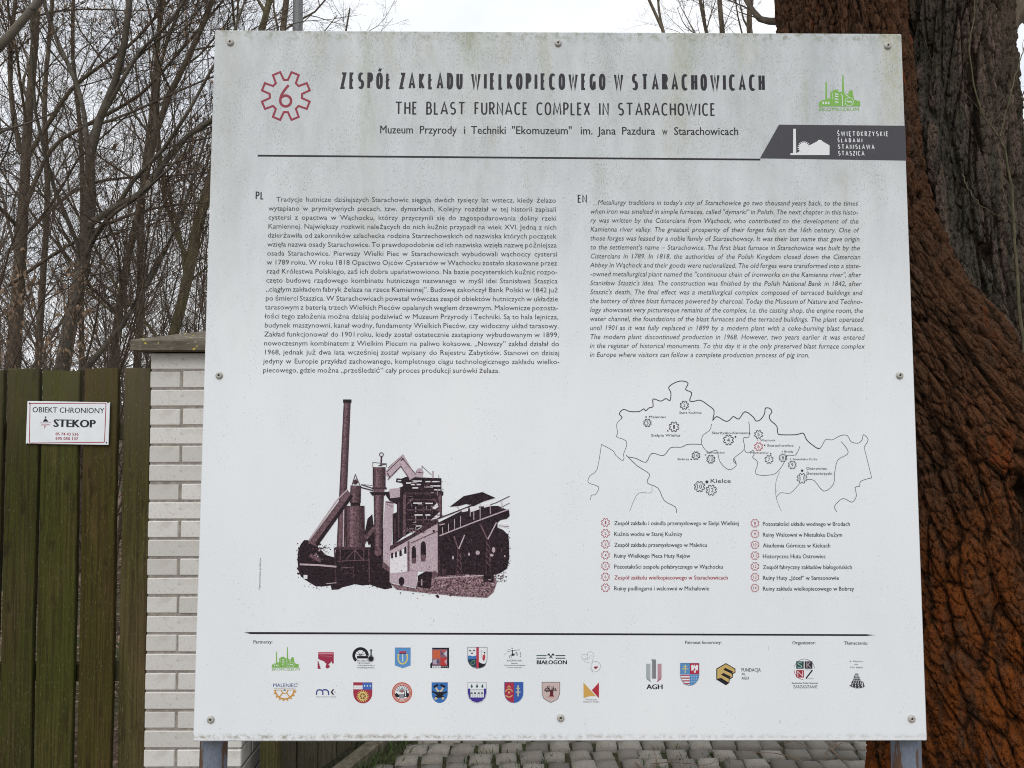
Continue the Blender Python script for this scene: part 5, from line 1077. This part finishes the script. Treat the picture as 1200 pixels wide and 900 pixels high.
# understorey thicket and far wood
def thicket(n, xr, yr, hr, seed, lv, mat, name, label, rr=(.006, .018)):
    r = np.random.default_rng(seed); y = r.uniform(*yr, n); x = r.uniform(xr[0], xr[1], n) * y; h_ = r.uniform(*hr, n)
    P = np.zeros((n, 8, 3)); p = np.stack([x, y, -.05 + 0 * x], 1); d = norm(np.stack([r.normal(.08, .34, n), r.normal(0, .2, n), np.ones(n)], 1))
    for i in range(8): P[:, i] = p; d = norm(d + r.normal(size=d.shape) * .15 + np.array([0, 0, .04])); p = p + d * (h_ / 7)[:, None]
    R = r.uniform(*rr, n)[:, None] * np.linspace(1, .3, 8)[None]; S_ = [tubes(P, R, 5)]; A_ = (P, R, h_)
    for j, m_ in enumerate(lv):
        A_ = grow(*A_, m_, (6, 4, 4, 3)[j], (.45, .5, .55, .6)[j], (20, 60), .08 if j == 0 else .1, .12 if j == 0 else .05, .14, .6, r, (.0035, .0022, .0015, .0013)[j]); S_.append(tubes(A_[0], A_[1], 4 if j == 0 else 3))
    V, Q = merge(S_); o = link(name, np_mesh(name, V, Q), mat, None, True); tag(o, label, 'thicket', kind='stuff'); return o
thicket(34, (-.78, -.36), (5.0, 8.5), (2.0, 4.2), 21, (9, 7, 5), M['twig'], 'near_thicket', 'tangled bare brown shrubs standing close behind the plank fence')
thicket(38, (-.85, -.20), (9, 15), (3.5, 8.5), 22, (11, 7, 4), M['twig'], 'bare_thicket', 'dense bare thicket of thin stems filling the view beyond the fence')
thicket(46, (-.95, -.2), (16, 28), (5, 10), 23, (11, 6, 4), M['far'], 'far_woodland', 'mass of far bare trees behind the thicket, haze tinted into their bark', (.02, .06))
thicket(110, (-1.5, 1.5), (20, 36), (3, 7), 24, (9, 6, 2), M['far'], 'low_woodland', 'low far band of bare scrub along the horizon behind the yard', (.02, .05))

# dead leaves still hanging on the twigs
def leaves(name, C, size, mat, r, hang=True):
    n = len(C); a = r.uniform(0, 2 * PI, n); ln = r.uniform(*size, n); wd = ln * r.uniform(.28, .5, n)
    dn = norm(np.stack([r.normal(0, .45, n), r.normal(0, .45, n), -np.ones(n) if hang else r.normal(0, .25, n)], 1))
    if not hang: dn = norm(np.stack([np.cos(a), np.sin(a), r.normal(0, .3, n)], 1))
    sd = np.stack([np.cos(a), np.sin(a), r.normal(0, .2, n)], 1) if hang else np.stack([-np.sin(a), np.cos(a), r.normal(0, .3, n)], 1); sd = norm(sd - (sd * dn).sum(1, keepdims=True) * dn); nn = np.cross(dn, sd)
    V = np.zeros((n, 6, 3)); V[:, 0] = C; V[:, 1] = C + dn * (ln * .45)[:, None] + sd * (wd * .5)[:, None] + nn * (wd * .25)[:, None]; V[:, 2] = C + dn * ln[:, None]
    V[:, 3] = C + dn * (ln * .45)[:, None] - sd * (wd * .5)[:, None] + nn * (wd * .25)[:, None]; V[:, 4] = C + dn * (ln * .5)[:, None]; V[:, 5] = C
    i = np.arange(n)[:, None] * 6; Tt = np.concatenate([i + np.array([[0, 1, 4]]), i + np.array([[1, 2, 4]]), i + np.array([[0, 4, 3]]), i + np.array([[4, 2, 3]])]); return np_mesh(name, V.reshape(-1, 3), Tt)
r = np.random.default_rng(44); C = np.concatenate([p[:, r.integers(1, 4)] for p, _ in LEAFPTS]); 
vis = (C[:, 0] / C[:, 1] < -.30); C = C[vis]; C = C[r.permutation(len(C))[:750]]
C = np.repeat(C, 3, 0); C = C + r.normal(size=C.shape) * .035
# drooping clusters low down on the left, above the planks
for _ in range(75):
    u, v, Y_ = r.uniform(-30, 105), r.uniform(300, 440), r.uniform(4.6, 6.2); q = np.array(tuple(at(u, v, Y_))); C = np.concatenate([C, q + r.normal(size=(9, 3)) * np.array([.03, .03, .06])])
o = link('dead_leaves', leaves('dead_leaves', C, (.025, .055), M['leaf'], r), M['leaf']); tag(o, 'curled brown dead leaves hanging on the bare twigs above the fence', 'leaves', kind='stuff')
n = 14000; C = np.stack([r.uniform(-6, -.9, n), r.uniform(3.3, 10, n), r.uniform(-.02, .05, n)], 1); C = C[(C[:, 0] < -1.5) | (C[:, 1] > 3.5 + (C[:, 0] + .95) * -.1)]; C = C[C[:, 0] < K0.x + (C[:, 1] - K0.y) * .37 - .1]
o = link('fallen_leaves', leaves('fallen_leaves', C, (.03, .07), M['litter'], r, False), M['litter']); tag(o, 'brown leaf litter on the ground behind the plank fence', 'leaves', kind='stuff')

# grey metal pole above the board
pb = at(347, 200, 7.0); po = empty('metal_pole', (pb.x, pb.y, 0)); tag(po, 'plain grey metal pole rising behind the top edge of the board', 'pole')
link('shaft', tube_mesh([(0, 0, z_) for z_ in (-.2, 1.3, 3, 5, 7.5)], [.050, .050, .047, .046, .044], 16), M['pole'], po, True)
link('foot_sleeve', tube_mesh([(0, 0, z_) for z_ in (-.1, .6, 1.1, 1.12, 1.13)], [.062, .062, .062, .060, .05], 16), M['pole'], po, True)

# ------------------------------------------------------------------ the big double trunk behind the board
def bark_stem(rows, Y, nth, nz, seed, amp=1.0, twist=0.0, zlow=-.15, s1=(22, 22, 5.5), d1_=.013, marks=()):
    """rows: (v, u_centre, r_px) against the photograph at depth Y"""
    zs, xs, rs_ = [], [], []
    for v, u, rp in rows: q = at(u, v, Y); zs.append(q.z); xs.append(q.x); rs_.append(rp * Y / F_PX)
    o_ = np.argsort(zs); zs, xs, rs_ = np.array(zs)[o_], np.array(xs)[o_], np.array(rs_)[o_]
    z = np.concatenate([np.linspace(max(zlow, zs[0]), 2.95, nz), np.linspace(3.0, zs[-1], nz // 6)])
    # smooth centre line and radius
    zz = np.linspace(zs[0], zs[-1], 400); ker = np.ones(41) / 41; sm = lambda a: np.convolve(np.pad(np.interp(zz, zs, a), 20, 'edge'), ker, 'valid')
    cx, R = np.interp(z, zz, sm(xs)), np.interp(z, zz, sm(rs_)); cy = Y + .05 * np.sin(z * 1.1 + seed)
    # more columns on the side that faces the path
    s_ = np.linspace(0, 1, nth, endpoint=False); th = 2 * PI * s_ + .55 * np.sin(2 * PI * s_) * 1.0; th = th + PI / 2
    TH, Zm = np.meshgrid(th, z); Rm = R[:, None] * np.ones_like(TH); a = TH + twist * Zm
    B_ = np.stack([np.cos(a) * .30, np.sin(a) * .30, Zm], -1)
    warp = (vnoise(B_ * np.array([6, 6, 2.2]), seed) - .5)[..., None] * np.array([.06, .06, .0]) + (vnoise(B_ * np.array([5, 5, 2.0]), seed + 9) - .5)[..., None] * np.array([-.06, .06, .10]); Bw = B_ + warp
    rid = lambda sc, s2: 1 - np.abs(2 * vnoise(Bw * np.array(sc), s2) - 1)
    big = vnoise(B_ * np.array([5.5, 5.5, 1.1]), seed + 1) * .6 + vnoise(B_ * np.array([11, 11, 2.2]), seed + 2) * .4
    E1, c1 = cells(Bw * np.array(s1), seed + 3); E2, c2 = cells(Bw * np.array([58, 58, 21]) + E1[..., None] * .4, seed + 4)
    E3 = rid((95, 95, 42), seed + 5) ** 3; f4 = vnoise(Bw * np.array([170, 170, 110]), seed + 6); f5 = vnoise(Bw * np.array([60, 60, 34]), seed + 8)
    g1 = np.clip(E1 / .24, 0, 1); g1 = g1 * g1 * (3 - 2 * g1); g2 = np.clip(E2 / .15, 0, 1)
    D = (big - .5) * .055 - (1 - g1) * d1_ + (c1 - .5) * .014 - (1 - g2) * .0095 * (.5 + .5 * g1) + (c2 - .5) * .010 - E3 * .0035 + f4 * .004 + f5 * .006
    f1, f2, crk = 1 - g1, 1 - g2, E3
    # large valleys and swellings followed along the trunk: (points, half width px, height m)
    Xv = cx[:, None] + Rm * np.cos(TH) + (vnoise(B_ * np.array([20, 20, 9]), seed + 40) - .5) * .03; extra = np.zeros_like(Xv); front = np.clip(-np.sin(TH) * 3, 0, 1)
    for pts, hw, ht in marks:
        q = sorted([at(u, v, Y - .12) for u, v in pts], key=lambda p: p.z); zq = [p.z for p in q]; xq = np.interp(z, zq, [p.x for p in q])
        fade = np.clip((z - zq[0]) / .06, 0, 1) * np.clip((zq[-1] - z) / .06, 0, 1); gm = np.exp(-((Xv - xq[:, None]) / (hw * Y / F_PX)) ** 2) * fade[:, None] * front
        D = D + gm * ht; extra = extra + gm * (.75 if ht > 0 else -.9)
    Rf = Rm + D * amp * np.minimum(1, Rm / .16)
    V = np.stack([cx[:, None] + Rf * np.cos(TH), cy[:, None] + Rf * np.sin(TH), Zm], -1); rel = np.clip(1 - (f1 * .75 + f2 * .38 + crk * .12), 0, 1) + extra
    i = np.arange(V.shape[0] * nth).reshape(V.shape[0], nth); j = np.roll(i, -1, 1); Q = np.stack([i[:-1], j[:-1], j[1:], i[1:]], -1).reshape(-1, 4)
    me = np_mesh('bark', V.reshape(-1, 3), Q); at_ = me.attributes.new('relief', 'FLOAT', 'POINT'); at_.data.foreach_set('value', rel.astype(np.float32).ravel()); return me, (cx[-1], cy[-1], z[-1], R[-1])
bt = at(1160, 700, 2.45); bigt = empty('large_tree', (bt.x, bt.y, 0)); tag(bigt, 'huge double trunked tree with rusty furrowed bark behind the right edge of the board', 'tree'); off = Vector((bt.x, bt.y, 0))
me, tip1 = bark_stem([(-900, 880, 40), (-400, 940, 58), (-150, 975, 68), (0, 984, 72), (150, 988, 76), (260, 996, 79), (340, 1008, 88), (400, 1034, 103), (450, 1074, 122), (500, 1104, 128), (600, 1132, 138), (740, 1160, 146), (880, 1194, 152), (1000, 1200, 178), (1080, 1205, 215)], 2.45, 560, 760, 3, 1.0, .22, marks=(([(1128, 340), (1150, 372), (1175, 402), (1210, 440)], 14, .034), ([(1118, 290), (1122, 340), (1140, 385), (1165, 425)], 7, -.006), ([(1122, 540), (1140, 590), (1150, 640), (1156, 700), (1172, 760), (1186, 830), (1190, 900)], 15, -.06), ([(1120, 530), (1148, 575), (1166, 615), (1172, 650)], 8, .03), ([(1175, 560), (1192, 620), (1215, 680)], 6, .015), ([(1098, 830), (1112, 870), (1122, 905)], 3, .008), ([(1078, 400), (1096, 440), (1110, 470)], 4, -.015)))
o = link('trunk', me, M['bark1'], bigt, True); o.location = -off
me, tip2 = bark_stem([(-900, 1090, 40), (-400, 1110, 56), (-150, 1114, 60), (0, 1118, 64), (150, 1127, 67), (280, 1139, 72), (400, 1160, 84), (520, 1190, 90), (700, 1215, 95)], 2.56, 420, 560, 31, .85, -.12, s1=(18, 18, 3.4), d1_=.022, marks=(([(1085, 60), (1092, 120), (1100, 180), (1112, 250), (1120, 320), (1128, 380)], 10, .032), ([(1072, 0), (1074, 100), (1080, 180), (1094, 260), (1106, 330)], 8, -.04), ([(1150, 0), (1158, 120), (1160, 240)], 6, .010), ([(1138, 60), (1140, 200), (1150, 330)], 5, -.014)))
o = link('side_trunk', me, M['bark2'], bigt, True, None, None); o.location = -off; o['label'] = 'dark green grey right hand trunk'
small, big_ = [], []
for tip, sd in ((tip1, 5), (tip2, 6)):
    r = np.random.default_rng(sd); pts = [(tip[0], tip[1], tip[2] - .4), (tip[0] + (-.1 if sd == 5 else .15), tip[1] + .1, tip[2] + 1.2), (tip[0] + (-.5 if sd == 5 else .5), tip[1] + .2, tip[2] + 3.5)]
    P, R, L = resample(pts, (tip[3], tip[3] * .7, tip[3] * .3), 12); P, R = P[None], R[None]; big_.append(tubes(P, R, 12))
    P2, R2, L2 = grow(P, R, np.array([L]), 8, 8, .7, (30, 65), .1, .1, .1, .5, r, .01); big_.append(tubes(P2, R2, 6)); P3, R3, L3 = grow(P2, R2, L2, 8, 6, .5, (25, 60), .1, .05, .14, .5, r, .003); small.append(tubes(P3, R3, 4)); P4, R4, L4 = grow(P3, R3, L3, 6, 4, .5, (25, 60), .1, .02, .16, .6, r, .0015); small.append(tubes(P4, R4, 3))
# a limb leaving the right trunk at the top corner, and thin shoots by the left edge
for pts, rd in (([at(1160, 60, 2.6), at(1185, 14, 2.6), at(1212, -2, 2.6), at(1290, -40, 2.7)], (.06, .045, .035, .02)), ([at(950, 130, 2.7), at(918, 30, 2.75), at(905, -40, 2.8), at(880, -140, 2.9)], (.012, .007, .005, .003)), ([at(960, 110, 2.6), at(935, 22, 2.6), at(938, -30, 2.6), at(930, -120, 2.6)], (.009, .005, .004, .003)), ([at(950, 60, 2.75), at(915, 26, 2.8), at(890, 22, 2.9), at(862, -20, 3.0)], (.02, .014, .010, .006))):
    P, R, L = resample(pts, rd, 10); P, R = P[None], R[None]; big_.append(tubes(P, R, 8)); P2, R2, L2 = grow(P, R, np.array([L]), 7, 6, .5, (25, 60), .3, .1, .12, .4, np.random.default_rng(9), .0012); small.append(tubes(P2, R2, 4))
for V, Q in big_:
    o = link('limb', np_mesh('limb', V, Q), M['limb'], bigt, True); o.location = -off
V, Q = merge(small); o = link('crown', np_mesh('crown', V, Q), M['twig'], bigt, True); o.location = -off
def vine(pts, rd, mat, label, n=3, seed=1):
    P, R, L = resample(pts, rd, 26); o0 = P[0].copy(); r = np.random.default_rng(seed); P = P + r.normal(size=P.shape) * .0015; parts = [tubes(P[None], R[None], 7)]
    if n: P2, R2, L2 = grow(P[None], R[None], np.array([L]), n, 8, .3, (20, 50), .1, .1, .12, .45, r, .0009); parts.append(tubes(P2, R2, 4))
    V, Q = merge(parts); o = link('climbing_shoot', np_mesh('climbing_shoot', V - o0, Q), mat, None, True, tuple(o0)); tag(o, label, 'shoot')
vine([at(1205, 470, 2.22), at(1196, 380, 2.22), at(1190, 300, 2.24), at(1186, 225, 2.25), at(1178, 172, 2.26), at(1156, 142, 2.28), at(1143, 105, 2.30), at(1137, 60, 2.32), at(1142, 5, 2.34), at(1140, -60, 2.36)], (.0058, .0052, .0042, .0032, .0022, .0018, .0014), M['vine'], 'green climbing stem hanging over the dark right trunk', 4, 3)
vine([at(1128, 205, 2.24), at(1138, 228, 2.22), at(1160, 248, 2.21), at(1185, 258, 2.2), at(1215, 275, 2.2)], (.0016, .0014, .0012), M['vine'], 'thin pale shoot arching across the trunk at mid height', 0, 4)
vine([at(1172, 160, 2.25), at(1182, 120, 2.25), at(1190, 90, 2.26), at(1205, 40, 2.3)], (.0022, .0018, .0012), M['vine'], 'short side shoot beside the right edge of the trunk', 2, 5)
# fallen twigs on the cobbles by the tree
r = np.random.default_rng(77); Pt = []; 
for _ in range(16):
    x0, y0 = r.uniform(.55, 1.7), r.uniform(3.25, 3.9); a = r.uniform(0, 2 * PI); L = r.uniform(.12, .4); q = np.array([x0, y0, .008]); d = np.array([math.cos(a), math.sin(a), .1]); ln = [q]
    for _k in range(4): d = norm(d + r.normal(size=3) * np.array([.25, .25, .12])); q = q + d * L / 4; q[2] = max(.006, q[2]); ln.append(q)
    Pt.append(np.stack(ln))
Pt = np.stack(Pt); V, Q = tubes(Pt, np.linspace(.0028, .001, 5)[None] * np.ones((len(Pt), 1)), 5); o = link('fallen_twigs', np_mesh('fallen_twigs', V, Q), M['leaf'], None, True); tag(o, 'thin dry twigs lying on the cobbles near the big tree', 'twigs', kind='stuff')
